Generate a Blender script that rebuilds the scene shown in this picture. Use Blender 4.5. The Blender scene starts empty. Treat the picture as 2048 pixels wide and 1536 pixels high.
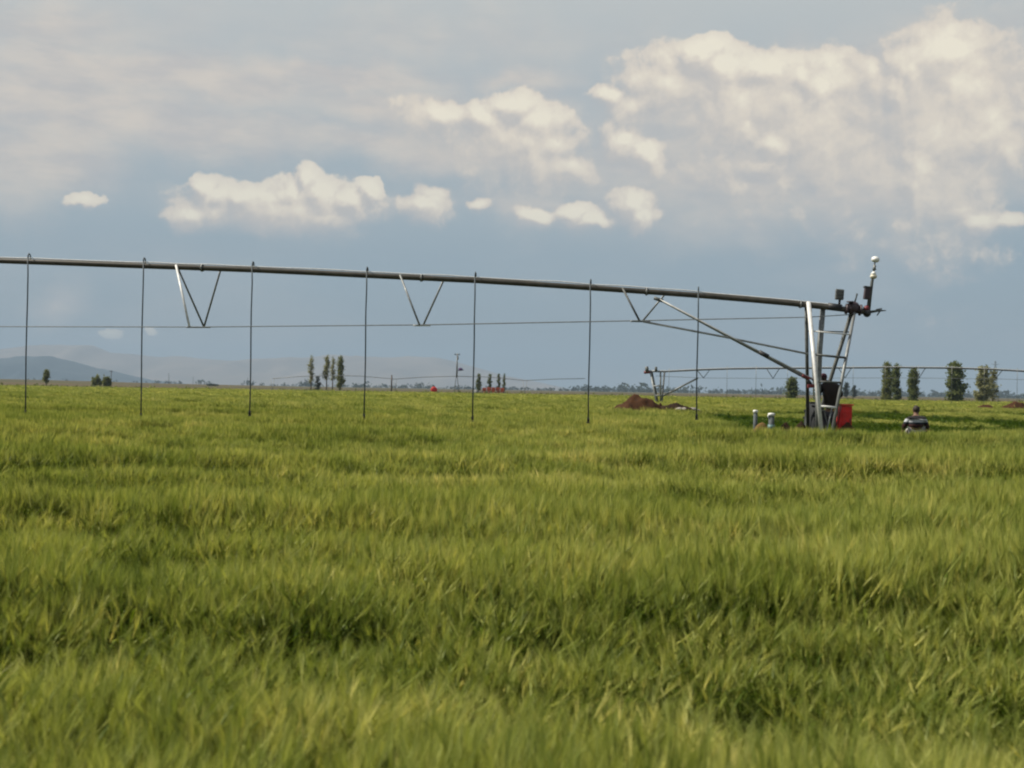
import bpy, bmesh, math, random
import numpy as np
from mathutils import Vector, Matrix, noise

random.seed(7)
rng = np.random.default_rng(7)
noise.seed_set(3)
SC = bpy.context.scene
COL = SC.collection
R = math.radians

# ------------------------------------------------------------------ camera
FPX = 2400.0                       # focal length in pixels of the 2048-wide photograph
EYE = 1.65
ROLL = 0.0165
PITCH = 11.0 / FPX
fwd = Vector((0, math.cos(PITCH), math.sin(PITCH)))
up0 = Vector((0, -math.sin(PITCH), math.cos(PITCH)))
RIGHT = Vector((1, 0, 0)) * math.cos(ROLL) + up0 * math.sin(ROLL)
UP = Vector((1, 0, 0)) * -math.sin(ROLL) + up0 * math.cos(ROLL)
cam_data = bpy.data.cameras.new('camera')
cam = bpy.data.objects.new('camera', cam_data)
COL.objects.link(cam)
m = Matrix.Identity(4)
for i, v in enumerate((RIGHT, UP, -fwd)):
    for j in range(3):
        m[j][i] = v[j]
m[0][3], m[1][3], m[2][3] = 0, 0, EYE
cam.matrix_world = m
cam_data.sensor_width = 36.0
cam_data.lens = 36.0 * FPX / 2048.0
cam_data.clip_start = 0.1
cam_data.clip_end = 60000
cam_data.dof.use_dof = True
cam_data.dof.focus_distance = 32.0
cam_data.dof.aperture_fstop = 3.4
SC.camera = cam


def ray(px, py):
    return fwd + RIGHT * ((px - 1024) / FPX) - UP * ((py - 768) / FPX)


def at(px, py, Y):
    d = ray(px, py)
    return Vector((0, 0, EYE)) + d * (Y / d.y)


def azel(px, py):
    d = ray(px, py).normalized()
    return math.atan2(d.x, d.y) * 2.4, math.asin(d.z) * 2.4


# ------------------------------------------------------------------ render settings
SC.render.engine = 'CYCLES'
SC.view_settings.view_transform = 'Standard'
SC.view_settings.look = 'None'
SC.view_settings.gamma = 1.0
SC.view_settings.use_curve_mapping = False
SC.view_settings.exposure = 0.5
SC.cycles.use_denoising = True
SC.cycles.filter_width = 2.1
SC.cycles.max_bounces = 8
SC.cycles.transparent_max_bounces = 8
SC.cycles.volume_bounces = 0

# ------------------------------------------------------------------ sun
SUN_AZ, SUN_EL = R(-84), R(49)      # from the view direction towards the left
sdir = Vector((math.sin(SUN_AZ) * math.cos(SUN_EL), math.cos(SUN_AZ) * math.cos(SUN_EL), math.sin(SUN_EL)))
sl = bpy.data.lights.new('sun', 'SUN')
sl.energy = 5.0
sl.angle = R(0.6)
sl.color = (1.0, 0.93, 0.80)
sun = bpy.data.objects.new('sun', sl)
COL.objects.link(sun)
sun.rotation_euler = sdir.to_track_quat('Z', 'Y').to_euler()

# ------------------------------------------------------------------ world
W = bpy.data.worlds.new('World')
SC.world = W
W.use_nodes = True


def lin(r, g, b):
    f = lambda c: (c / 255 / 12.92) if c / 255 <= 0.04045 else ((c / 255 + 0.055) / 1.055) ** 2.4
    return (f(r), f(g), f(b))


class NT:
    """small helper that writes node trees"""
    def __init__(self, tree):
        self.t = tree

    def n(self, typ, **kw):
        nd = self.t.nodes.new(typ)
        for k, v in kw.items():
            setattr(nd, k, v)
        return nd

    def put(self, sock, v):
        if isinstance(v, bpy.types.NodeSocket):
            self.t.links.new(v, sock)
        else:
            sock.default_value = v

    def math(self, op, a, b=None, c=None, clamp=False):
        nd = self.n('ShaderNodeMath', operation=op, use_clamp=clamp)
        self.put(nd.inputs[0], a)
        if b is not None:
            self.put(nd.inputs[1], b)
        if c is not None:
            self.put(nd.inputs[2], c)
        return nd.outputs[0]

    def vec(self, op, a, b=None, scale=None):
        nd = self.n('ShaderNodeVectorMath', operation=op)
        self.put(nd.inputs[0], a)
        if b is not None:
            self.put(nd.inputs[1], b)
        if scale is not None:
            self.put(nd.inputs['Scale'], scale)
        return nd.outputs['Value' if op in ('LENGTH', 'DOT_PRODUCT') else 'Vector']

    def smooth(self, v, a, b, lo=0.0, hi=1.0):
        nd = self.n('ShaderNodeMapRange', interpolation_type='SMOOTHSTEP')
        self.put(nd.inputs[0], v)
        for i, x in enumerate((a, b, lo, hi)):
            self.put(nd.inputs[i + 1], x)
        return nd.outputs[0]

    def lerp(self, v, a, b, lo=0.0, hi=1.0):
        nd = self.n('ShaderNodeMapRange')
        self.put(nd.inputs[0], v)
        for i, x in enumerate((a, b, lo, hi)):
            self.put(nd.inputs[i + 1], x)
        return nd.outputs[0]

    def mix(self, f, a, b, blend='MIX'):
        nd = self.n('ShaderNodeMix', data_type='RGBA', blend_type=blend)
        self.put(nd.inputs[0], f)
        for s, x in ((nd.inputs[6], a), (nd.inputs[7], b)):
            if isinstance(x, tuple) and len(x) == 3:
                x = x + (1,)
            self.put(s, x)
        return nd.outputs[2]

    def noise(self, v, scale, detail=4, rough=0.5, dist=0.0):
        nd = self.n('ShaderNodeTexNoise')
        if v is not None:
            self.put(nd.inputs['Vector'], v)
        nd.inputs['Scale'].default_value = scale
        nd.inputs['Detail'].default_value = detail
        nd.inputs['Roughness'].default_value = rough
        nd.inputs['Distortion'].default_value = dist
        return nd

    def ramp(self, f, stops, interp='LINEAR'):
        nd = self.n('ShaderNodeValToRGB')
        cr = nd.color_ramp
        cr.interpolation = interp
        while len(cr.elements) < len(stops):
            cr.elements.new(0.5)
        for e, (p, c) in zip(cr.elements, stops):
            e.position = p
            e.color = c + (1,)
        self.put(nd.inputs[0], f)
        return nd.outputs[0]


# cumulus puffs: centre and radii as seen from the field, stored as directions of the sky
PUFFS = [
    # grey-white bodies (low weight) and bright heads (weight 1 and more) of the tower clouds on the right
    (1500, 200, 200, 75, .9), (1640, 240, 150, 95, .88), (1890, 225, 115, 150, .95), (1340, 160, 100, 52, .85), (1560, 335, 260, 70, .5), (1760, 360, 180, 70, .5), (1990, 240, 80, 90, .75),
    (1888, 108, 78, 54, 1.25), (1835, 140, 60, 50, 1.1), (1915, 165, 75, 70, 1.1), (1800, 165, 45, 40, .9), (1870, 240, 60, 75, 1.0),
    (1850, 320, 55, 70, 1.0), (1838, 365, 48, 60, .95), (1834, 392, 36, 44, .85), (1960, 270, 85, 55, .85), (2015, 305, 60, 34, .85), (2005, 170, 60, 70, .6),
    (1405, 102, 50, 30, 1.2), (1448, 132, 54, 34, 1.2), (1345, 122, 60, 34, .8), (1530, 140, 100, 30, 1.0), (1650, 170, 60, 60, 1.2), (1600, 145, 60, 34, .9),
    (1460, 175, 80, 36, .9), (1570, 200, 110, 40, .9), (1285, 150, 60, 40, .7), (1222, 184, 52, 14, .9), (1265, 210, 60, 36, .75),
    (1245, 272, 42, 28, 1.0), (1290, 305, 42, 30, 1.0), (1225, 250, 28, 24, .7),
    (1495, 250, 34, 34, .95), (1545, 290, 42, 36, 1.0), (1535, 326, 60, 10, .85), (1700, 190, 50, 40, .7), (1735, 140, 44, 36, .7),
    # middle cloud
    (1000, 275, 150, 60, .72), (1065, 285, 95, 60, .9), (860, 240, 90, 34, .6), (1035, 212, 42, 22, 1.1), (890, 226, 46, 18, 1.0), (960, 232, 62, 24, .95), (1078, 246, 52, 32, 1.0), (1112, 290, 46, 34, .9), (1140, 332, 60, 24, .75),
    # low row
    (575, 412, 175, 27, .92), (1160, 428, 130, 16, .6), (614, 358, 28, 26, 1.1), (588, 386, 48, 26, 1.05), (640, 386, 46, 28, 1.05), (410, 376, 28, 24, 1.05), (438, 388, 44, 22, 1.0), (490, 392, 46, 18, 1.0),
    (540, 396, 46, 20, .95), (380, 428, 40, 18, .85), (430, 418, 50, 22, .85), (700, 396, 46, 18, 1.0), (738, 382, 24, 15, 1.05), (650, 428, 80, 12, .85),
    (850, 408, 54, 22, .95), (868, 382, 34, 16, .65), (955, 405, 28, 12, .8), (1066, 430, 46, 17, 1.05), (1150, 420, 36, 15, 1.05), (1185, 434, 40, 12, .95),
    (1272, 400, 44, 28, 1.0), (1285, 428, 40, 16, .95), (165, 398, 28, 10, .82), (1950, 436, 54, 20, .85), (1918, 416, 28, 18, .7), (2025, 436, 44, 13, .8),
    (222, 666, 22, 7, .7), (306, 663, 13, 6, .65),
]
VEILS = [
    (350, 160, 380, 55, 1), (150, 220, 260, 80, 1), (330, 265, 320, 55, .9), (640, 150, 260, 32, .9), (800, 215, 300, 45, .8), (1040, 160, 110, 24, .7),
    (700, 290, 260, 38, .75), (920, 315, 240, 40, .8), (60, 320, 170, 80, .9), (1500, 350, 420, 110, .75), (1750, 300, 350, 130, .8), (120, 60, 240, 70, .6),
    (860, 90, 500, 60, .4), (1600, 220, 330, 120, .9), (1930, 220, 170, 130, .9), (1030, 270, 160, 80, .8), (600, 415, 240, 34, .7), (1150, 425, 260, 30, .6), (120, 590, 60, 40, .6), (1640, 690, 250, 40, .2), (1290, 762, 320, 30, .3), (300, 690, 250, 60, .3),
]


def field_group(name, items, wscale, wamt, fscale, famt, detail, soft=0.0):
    g = bpy.data.node_groups.new(name, 'ShaderNodeTree')
    g.interface.new_socket('P', in_out='INPUT', socket_type='NodeSocketVector')
    g.interface.new_socket('F', in_out='OUTPUT', socket_type='NodeSocketFloat')
    t = NT(g)
    gi = g.nodes.new('NodeGroupInput')
    go = g.nodes.new('NodeGroupOutput')
    p0 = gi.outputs[0]
    wn = t.noise(p0, wscale, 6, 0.6)
    w = t.vec('SUBTRACT', wn.outputs['Color'], (0.5, 0.5, 0.5))
    w = t.vec('MULTIPLY', w, (wamt, wamt * .8, 0))
    p = t.vec('ADD', p0, w)
    acc = None
    for cx, cy, rx, ry, wt in items:
        u, v = azel(cx, cy)
        d = t.vec('SUBTRACT', p, (u, v, 0))
        d = t.vec('MULTIPLY', d, (1000 / rx, 1000 / ry, 0))
        if soft:                       # long soft underside, firm top
            d = t.vec('MAXIMUM', d, t.vec('MULTIPLY', d, (-1, -soft, 0)))
        l = t.vec('LENGTH', d)
        f = t.math('MULTIPLY_ADD', l, -wt * .75, wt * 1.25)
        acc = f if acc is None else t.math('SMOOTH_MAX', acc, f, 0.25)
    fn = t.noise(p, fscale, detail, 0.54)
    fb = t.math('SUBTRACT', fn.outputs[0], 0.5)
    out = t.math('MULTIPLY_ADD', fb, famt, acc)
    g.links.new(out, go.inputs[0])
    return g


def build_world():
    nt = W.node_tree
    nt.nodes.clear()
    t = NT(nt)
    out = t.n('ShaderNodeOutputWorld')
    sky = t.n('ShaderNodeTexSky', sky_type='NISHITA')
    sky.sun_disc = False
    sky.sun_elevation = SUN_EL
    sky.sun_rotation = SUN_AZ
    sky.dust_density = 2.0
    tc = t.n('ShaderNodeTexCoord')
    sep = t.n('ShaderNodeSeparateXYZ')
    nt.links.new(tc.outputs['Generated'], sep.inputs[0])
    az = t.math('MULTIPLY', t.math('ARCTAN2', sep.outputs[0], sep.outputs[1]), 2.4)
    el = t.math('MULTIPLY', t.math('ARCSINE', sep.outputs[2]), 2.4)
    comb = t.n('ShaderNodeCombineXYZ')
    nt.links.new(az, comb.inputs[0])
    nt.links.new(el, comb.inputs[1])
    P = comb.outputs[0]
    def grp(g, vec):
        nd = t.n('ShaderNodeGroup')
        nd.node_tree = g
        t.put(nd.inputs[0], vec)
        return nd.outputs[0]

    k = 10.0 / 2 ** SC.view_settings.exposure
    C = lambda r, g, b: tuple(c * k for c in lin(r, g, b))
    # clear air behind the clouds, a thin high veil greys it
    stops = [(0.0, C(150, 161, 166)), (0.10, C(144, 158, 167)), (0.30, C(149, 166, 177)), (0.46, C(163, 176, 183)),
             (0.66, C(176, 185, 189)), (1.0, C(197, 200, 197))]
    base = t.ramp(t.lerp(el, 0.0, 0.80), stops, 'EASE')
    veil = t.lerp(el, 0.9, 2.6, 0.92, 0.5)
    air = t.mix(veil, sky.outputs[0], base)
    # large soft unevenness, goes on over the whole sky
    sn = t.noise(t.vec('MULTIPLY', P, (1.0, 2.2, 1)), 1.6, 5, 0.55)
    air = t.mix(t.smooth(sn.outputs[0], 0.45, 0.78, 0, .35), air, C(204, 199, 194))

    def bg_of(c):
        bg = t.n('ShaderNodeBackground')
        bg.inputs['Strength'].default_value = 0.1
        nt.links.new(c, bg.inputs[0])
        return bg.outputs[0]

    plain = bg_of(air)

    def zone(lo, hi):
        """cloud field for one stretch of the sky (Cycles skips the stretches a ray does not meet)"""
        inz = [p for p in PUFFS if lo - 160 < p[0] < hi + 160]
        inv = [p for p in VEILS if lo - 160 - p[2] < p[0] < hi + 160 + p[2]]
        ga = field_group('cumulus_field', inz, 12.0, 0.075, 13.0, 1.0, 7, 0.55)
        gv = field_group('veil_field', inv, 3.0, 0.24, 5.0, 0.9, 6)
        mv = t.smooth(grp(gv, P), -0.05, 1.0)
        streak = t.noise(t.vec('MULTIPLY', P, (1.0, 3.0, 1)), 7.0, 5, 0.6)
        vc = t.mix(t.smooth(streak.outputs[0], 0.3, 0.7), C(199, 194, 191), C(225, 213, 199))
        col = t.mix(t.math('MULTIPLY', mv, 0.85), air, vc)
        f0 = grp(ga, P)
        f1 = grp(ga, t.vec('ADD', P, (0.010, 0.020, 0)))
        lit = t.math('MULTIPLY_ADD', t.math('SUBTRACT', f0, f1), 1.45, 0.38, clamp=True)
        shade = t.math('ADD', t.math('MULTIPLY', lit, 0.66), t.lerp(f0, 0.3, 1.5, 0.0, 0.5), clamp=True)
        mc = t.smooth(f0, 0.14, t.lerp(lit, 0.3, 0.7, 0.85, 0.36))
        cc = t.ramp(shade, [(0.06, C(188, 187, 187)), (0.32, C(211, 203, 194)), (0.60, C(233, 221, 204)), (0.92, C(252, 242, 219))])
        col = t.mix(t.math('MULTIPLY', mc, 0.9), col, cc)
        return bg_of(col)

    def mixsh(f, a, b):
        nd = t.n('ShaderNodeMixShader')
        t.put(nd.inputs[0], f)
        nt.links.new(a, nd.inputs[1])
        nt.links.new(b, nd.inputs[2])
        return nd.outputs[0]

    azu = lambda x: azel(x, 400)[0]
    cut1, cut2 = azu(790), azu(1200)
    za, zb, zc = zone(-500, 790), zone(790, 1200), zone(1200, 2600)
    left = mixsh(t.math('GREATER_THAN', az, cut1), za, zb)
    clouds = mixsh(t.math('GREATER_THAN', az, cut2), left, zc)
    edge = t.math('MULTIPLY', t.smooth(t.math('ABSOLUTE', az), 1.25, 1.6, 1, 0), t.smooth(el, 0.78, 0.95, 1, 0))
    edge = t.math('MULTIPLY', edge, t.math('GREATER_THAN', el, -0.02))
    nt.links.new(mixsh(edge, plain, clouds), out.inputs[0])


build_world()
W.cycles.sampling_method = 'MANUAL'
W.cycles.sample_map_resolution = 512


# ------------------------------------------------------------------ object helpers
def tag(o, label=None, cat=None, group=None, kind=None):
    if label:
        o['label'] = label
    if cat:
        o['category'] = cat
    if group:
        o['group'] = group
    if kind:
        o['kind'] = kind
    return o


def empty(name, loc=(0, 0, 0), label=None, cat=None, group=None):
    o = bpy.data.objects.new(name, None)
    COL.objects.link(o)
    o.location = loc
    o.empty_display_size = 0.2
    return tag(o, label, cat, group)


def link(name, bm, mat, parent=None, smooth=True):
    me = bpy.data.meshes.new(name)
    bm.to_mesh(me)
    bm.free()
    if smooth:
        for p in me.polygons:
            p.use_smooth = True
    me.materials.append(mat)
    o = bpy.data.objects.new(name, me)
    COL.objects.link(o)
    if parent is not None:
        o.parent = parent
        base = Vector(parent.location)
        q = parent.parent
        while q is not None:
            base += Vector(q.location)
            q = q.parent
        me.transform(Matrix.Translation(-base))   # geometry is written in world coordinates
    return o


def add_tube(bm, pts, rad, n=8, caps=True):
    pts = [Vector(p) for p in pts]
    rads = rad if isinstance(rad, (list, tuple)) else [rad] * len(pts)
    rings = []
    prev = None
    for i, p in enumerate(pts):
        d = (pts[min(i + 1, len(pts) - 1)] - pts[max(i - 1, 0)]).normalized()
        if prev is None:
            a = Vector((0, 0, 1)) if abs(d.z) < .9 else Vector((0, 1, 0))
        else:
            a = prev
        u = (a - d * a.dot(d)).normalized()
        prev = u
        v = d.cross(u)
        rings.append([bm.verts.new(p + (u * math.cos(2 * math.pi * k / n) + v * math.sin(2 * math.pi * k / n)) * rads[i]) for k in range(n)])
    for a, b in zip(rings, rings[1:]):
        for k in range(n):
            bm.faces.new((a[k], a[(k + 1) % n], b[(k + 1) % n], b[k]))
    if caps:
        bm.faces.new(rings[0][::-1])
        bm.faces.new(rings[-1])


def tube(name, pts, rad, mat, parent=None, n=8):
    bm = bmesh.new()
    add_tube(bm, pts, rad, n)
    return link(name, bm, mat, parent)


def add_box(bm, c, size, rz=0.0, taper=1.0, bevel=0.0, rx=0.0, ry=0.0):
    M = Matrix.Translation(Vector(c)) @ Matrix.Rotation(rz, 4, 'Z') @ Matrix.Rotation(ry, 4, 'Y') @ Matrix.Rotation(rx, 4, 'X')
    r = bmesh.ops.create_cube(bm, size=1.0)
    vs = r['verts']
    for v in vs:
        k = taper if v.co.z > 0 else 1.0
        v.co = Vector((v.co.x * size[0] * k, v.co.y * size[1] * k, v.co.z * size[2]))
    if bevel:
        es = list({e for v in vs for e in v.link_edges})
        rb = bmesh.ops.bevel(bm, geom=es, offset=bevel, segments=2, affect='EDGES', profile=.5)
        vs = [v for v in bm.verts if v.is_valid and (v in rb['verts'] or v in vs)]
    for v in set(vs):
        if v.is_valid:
            v.co = M @ v.co


def box(name, c, size, mat, parent=None, **kw):
    bm = bmesh.new()
    add_box(bm, c, size, **kw)
    return link(name, bm, mat, parent, smooth=False)


def add_ball(bm, c, r, u=12, v=8):
    rx = r if isinstance(r, (tuple, list)) else (r, r, r)
    res = bmesh.ops.create_uvsphere(bm, u_segments=u, v_segments=v, radius=1.0)
    for q in res['verts']:
        q.co = Vector((q.co.x * rx[0], q.co.y * rx[1], q.co.z * rx[2])) + Vector(c)


def ball(name, c, r, mat, parent=None, **kw):
    bm = bmesh.new()
    add_ball(bm, c, r, **kw)
    return link(name, bm, mat, parent)


# ------------------------------------------------------------------ materials
def mat(name, build):
    mm = bpy.data.materials.new(name)
    mm.use_nodes = True
    mm.node_tree.nodes.clear()
    t = NT(mm.node_tree)
    out = t.n('ShaderNodeOutputMaterial')
    s = build(t)
    mm.node_tree.links.new(s, out.inputs[0])
    return mm


def bsdf(t, col, rough=0.6, metal=0.0, spec=0.4, normal=None):
    b = t.n('ShaderNodeBsdfPrincipled')
    if isinstance(col, tuple):
        col = col + (1,)
    t.put(b.inputs['Base Color'], col)
    t.put(b.inputs['Roughness'], rough)
    b.inputs['Metallic'].default_value = metal
    b.inputs['Specular IOR Level'].default_value = spec
    if normal is not None:
        t.t.links.new(normal, b.inputs['Normal'])
    return b.outputs[0]


def worn(name, c1, c2, scale=6.0, rough=0.5, metal=0.0, spec=0.4):
    def f(t):
        g = t.n('ShaderNodeNewGeometry')
        nz = t.noise(g.outputs['Position'], scale, 6, 0.65)
        c = t.mix(t.smooth(nz.outputs[0], 0.35, 0.7), c1, c2)
        r = t.lerp(nz.outputs[0], 0.3, 0.7, rough - .1, rough + .15)
        return bsdf(t, c, r, metal, spec)
    return mat(name, f)


M = {}
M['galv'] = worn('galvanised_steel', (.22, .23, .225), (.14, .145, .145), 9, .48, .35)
M['galv_light'] = worn('bright_sunlit_galvanised_steel', (.62, .62, .60), (.46, .46, .45), 9, .5, .1)  # lighter steel; sun on the near leg and struts is put into the colour
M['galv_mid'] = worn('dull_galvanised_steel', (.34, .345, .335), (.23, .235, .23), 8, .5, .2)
M['galv_dark'] = worn('dark_and_shaded_steel', (.085, .09, .085), (.05, .055, .05), 7, .6, .2)  # dark steel; shade of the rear legs and struts is put into the colour
M['pipe'] = worn('pipe_steel', (.075, .066, .052), (.042, .038, .03), 3, .42, .15)
M['hose'] = worn('hose_rubber', (.035, .05, .06), (.055, .07, .075), 8, .6)
M['black'] = worn('black_plastic', (.018, .018, .02), (.035, .034, .034), 12, .5)
M['valve'] = worn('valve_paint', (.035, .022, .028), (.06, .04, .045), 14, .5)
M['redmetal'] = worn('red_paint', (.60, .016, .012), (.38, .012, .010), 5, .5)
M['darkred'] = worn('dark_red_paint', (.16, .02, .025), (.09, .015, .02), 8, .5)
M['orange'] = worn('orange_red_paint', (.48, .085, .028), (.30, .05, .02), .8, .55)
M['white'] = worn('white_plastic', (.80, .80, .76), (.66, .66, .62), 10, .4)
M['cream'] = worn('cream_plastic', (.60, .56, .44), (.5, .46, .36), 10, .45)
M['grey'] = worn('grey_plastic', (.12, .125, .12), (.075, .08, .08), 8, .6)
M['pipe_grey'] = worn('weathered_grey_plastic', (.065, .08, .085), (.045, .055, .06), 8, .7)
M['violet'] = worn('violet_fringe_colour', (.11, .06, .17), (.08, .045, .12), 3, .6)  # violet of a colour fringe, put into the base colour
M['wood'] = worn('grey_weathered_wood', (.13, .11, .095), (.07, .058, .05), 5, .8)
M['skin'] = worn('skin', (.17, .095, .06), (.14, .075, .05), 12, .55)
M['hair'] = worn('dark_hair', (.02, .014, .009), (.035, .024, .015), 30, .7)
M['navy'] = worn('dark_cloth', (.012, .007, .005), (.024, .014, .010), 14, .9)
M['plum'] = worn('plum_cap_cloth', (.05, .014, .026), (.03, .01, .016), 20, .9)
M['slate'] = worn('slate_trouser_cloth', (.045, .04, .05), (.028, .026, .032), 12, .9)
M['pale_cloth'] = worn('pale_trouser_cloth', (.30, .29, .27), (.22, .21, .2), 12, .9)
M['tyre'] = worn('tyre_rubber', (.012, .014, .016), (.022, .024, .025), 8, .85)
M['stone'] = worn('pale_stone', (.34, .31, .27), (.22, .2, .17), 6, .9)
M['bark'] = worn('bark', (.11, .085, .065), (.06, .047, .036), 3, .9)


def shirt_build(t):
    tc = t.n('ShaderNodeNewGeometry')
    sp = t.n('ShaderNodeSeparateXYZ')
    t.t.links.new(tc.outputs['Position'], sp.inputs[0])
    nz = t.noise(tc.outputs['Position'], 7, 3)
    z = t.math('ADD', sp.outputs[2], t.math('MULTIPLY', t.math('SUBTRACT', nz.outputs[0], .5), .03))
    st = t.ramp(t.lerp(z, .6, 1.35), [(0, (.008, .008, .010)), (.13, (.035, .008, .008)), (.33, (.007, .010, .016)), (.405, (.40, .42, .45)), (.53, (.010, .008, .008))], 'CONSTANT')
    return bsdf(t, st, .9)


M['shirt'] = mat('striped_jersey', shirt_build)


def soil_build(c1, c2):
    def f(t):
        g = t.n('ShaderNodeNewGeometry')
        nz = t.noise(g.outputs['Position'], 3.0, 8, .7)
        c = t.mix(t.smooth(nz.outputs[0], .3, .7), c1, c2)
        b = t.n('ShaderNodeBump')
        b.inputs['Strength'].default_value = .6
        b.inputs['Distance'].default_value = .08
        t.t.links.new(nz.outputs[0], b.inputs['Height'])
        return bsdf(t, c, .95, 0, .1, b.outputs[0])
    return f


M['soil'] = mat('turned_soil', soil_build((.030, .014, .007), (.065, .030, .014)))
M['soil_dark'] = mat('dark_soil', soil_build((.016, .010, .006), (.038, .022, .012)))  # darker brown than the turned soil
M['soil_ochre'] = mat('ochre_soil', soil_build((.10, .062, .022), (.16, .10, .04)))


def ground_build(t):
    g = t.n('ShaderNodeNewGeometry')
    P = g.outputs['Position']
    n1 = t.noise(P, .6, 6, .65)
    near = t.mix(n1.outputs[0], (.045, .035, .02), (.075, .06, .032))
    sp = t.n('ShaderNodeSeparateXYZ')
    t.t.links.new(P, sp.inputs[0])
    n2 = t.noise(t.vec('MULTIPLY', P, (.4, 1.0, 1)), .006, 5, .6)
    far = t.ramp(n2.outputs[0], [(.3, (.05, .055, .025)), (.48, (.085, .062, .032)), (.6, (.045, .055, .022)), (.75, (.085, .07, .038))])
    c = t.mix(t.smooth(sp.outputs[1], 150, 320), near, far)
    return bsdf(t, c, .95, 0, .1)


M['ground'] = mat('field_soil', ground_build)


def crop_colour(t, head):
    """yellow-green of the ears, greener where the stand is leafy"""
    g = t.n('ShaderNodeNewGeometry')
    P = g.outputs['Position']
    big = t.noise(t.vec('MULTIPLY', P, (.45, 1, 1)), .35, 4, .6)
    fine = t.noise(P, 2.2, 4, .6)
    v = t.math('ADD', t.math('MULTIPLY', big.outputs[0], .65), t.math('MULTIPLY', fine.outputs[0], .35))
    ear = t.ramp(v, [(.30, (.18, .215, .048)), (.5, (.30, .315, .082)), (.66, (.45, .42, .15))])
    leaf = t.ramp(v, [(.30, (.034, .068, .005)), (.5, (.064, .098, .007)), (.68, (.13, .14, .015))])
    return t.mix(head, leaf, ear)


def crop_build(t, tint=(1, 1, 1)):
    a = t.n('ShaderNodeAttribute', attribute_name='head')
    b = t.n('ShaderNodeAttribute', attribute_name='tone')
    c = crop_colour(t, a.outputs['Fac'])
    c = t.mix(1.0, c, t.ramp(b.outputs['Fac'], [(0, (.50, .6, .48)), (.6, (.98, 1.0, .95)), (1, (1.65, 1.55, 1.7))]), 'MULTIPLY')
    oi = t.n('ShaderNodeObjectInfo')
    c = t.mix(1.0, c, t.ramp(oi.outputs['Random'], [(0, (.70, .78, .66)), (.5, (.95, .98, .9)), (1, (1.25, 1.18, 1.25))]), 'MULTIPLY')
    c = t.mix(1.0, c, tint, 'MULTIPLY')
    d = t.n('ShaderNodeBsdfDiffuse')
    t.put(d.inputs[0], c)
    tr = t.n('ShaderNodeBsdfTranslucent')
    t.put(tr.inputs[0], t.mix(1.0, c, (1.15, 1.15, .6), 'MULTIPLY'))
    ms = t.n('ShaderNodeMixShader')
    ms.inputs[0].default_value = .36
    t.t.links.new(d.outputs[0], ms.inputs[1])
    t.t.links.new(tr.outputs[0], ms.inputs[2])
    gl = t.n('ShaderNodeBsdfGlossy')
    gl.inputs['Roughness'].default_value = .45
    gl.inputs[0].default_value = (.9, .9, .8, 1)
    m2 = t.n('ShaderNodeMixShader')
    m2.inputs[0].default_value = .012
    t.t.links.new(ms.outputs[0], m2.inputs[1])
    t.t.links.new(gl.outputs[0], m2.inputs[2])
    return m2.outputs[0]


M['crop'] = mat('barley_plant', crop_build)
M['weed'] = mat('dark_weed_leaf', lambda t: crop_build(t, (.58, .72, .6)))


def far_crop_build(t):
    g = t.n('ShaderNodeNewGeometry')
    P = g.outputs['Position']
    n0 = t.noise(t.vec('MULTIPLY', P, (.25, 1, 1)), .16, 6, .65)
    c = crop_colour(t, t.smooth(n0.outputs[0], .25, .6, .35, .95))
    c = t.mix(1.0, c, (.62, .62, .62), 'MULTIPLY')
    return bsdf(t, c, .95, 0, .05)


M['far_crop'] = mat('barley_canopy', far_crop_build)


def leaf_build(c1, c2, c3):
    def f(t):
        a = t.n('ShaderNodeAttribute', attribute_name='tone')
        c = t.ramp(a.outputs['Fac'], [(0, c1), (.5, c2), (1, c3)])
        d = t.n('ShaderNodeBsdfDiffuse')
        t.put(d.inputs[0], c)
        tr = t.n('ShaderNodeBsdfTranslucent')
        t.put(tr.inputs[0], c)
        ms = t.n('ShaderNodeMixShader')
        ms.inputs[0].default_value = .5
        t.t.links.new(d.outputs[0], ms.inputs[1])
        t.t.links.new(tr.outputs[0], ms.inputs[2])
        return ms.outputs[0]
    return f


M['leaf_dark'] = mat('dark_poplar_leaves', leaf_build((.07, .092, .034), (.125, .15, .052), (.19, .205, .08)))
M['leaf_mid'] = mat('green_poplar_leaves', leaf_build((.095, .115, .036), (.155, .172, .056), (.23, .23, .085)))
M['leaf_pale'] = mat('pale_poplar_leaves', leaf_build((.16, .17, .08), (.24, .24, .115), (.32, .31, .16)))
M['leaf_far'] = mat('distant_tree_leaves', leaf_build((.03, .04, .025), (.045, .055, .035), (.06, .07, .04)))


def hill_build(c1, c2):
    def f(t):
        g = t.n('ShaderNodeNewGeometry')
        n1 = t.noise(g.outputs['Position'], .002, 7, .65)
        return bsdf(t, t.mix(t.smooth(n1.outputs[0], .3, .7), c1, c2), 1.0, 0, .05)
    return f


M['hill_near'] = mat('haze_blue_hillside', hill_build((.035, .052, .066), (.055, .07, .08)))  # blue of the distant haze is put into the base colour
M['hill_far'] = mat('dry_hillside', hill_build((.14, .11, .085), (.21, .165, .125)))

# ------------------------------------------------------------------ ground and hills
def grid_mesh(name, xs, ys, zf, m_, kind='structure', label=None):
    verts = [(x, y, zf(x, y)) for y in ys for x in xs]
    nx = len(xs)
    faces = [(j * nx + i, j * nx + i + 1, (j + 1) * nx + i + 1, (j + 1) * nx + i) for j in range(len(ys) - 1) for i in range(nx - 1)]
    me = bpy.data.meshes.new(name)
    me.from_pydata(verts, [], faces)
    for p in me.polygons:
        p.use_smooth = True
    me.materials.append(m_)
    o = bpy.data.objects.new(name, me)
    COL.objects.link(o)
    return tag(o, label, None, None, kind)


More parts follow.
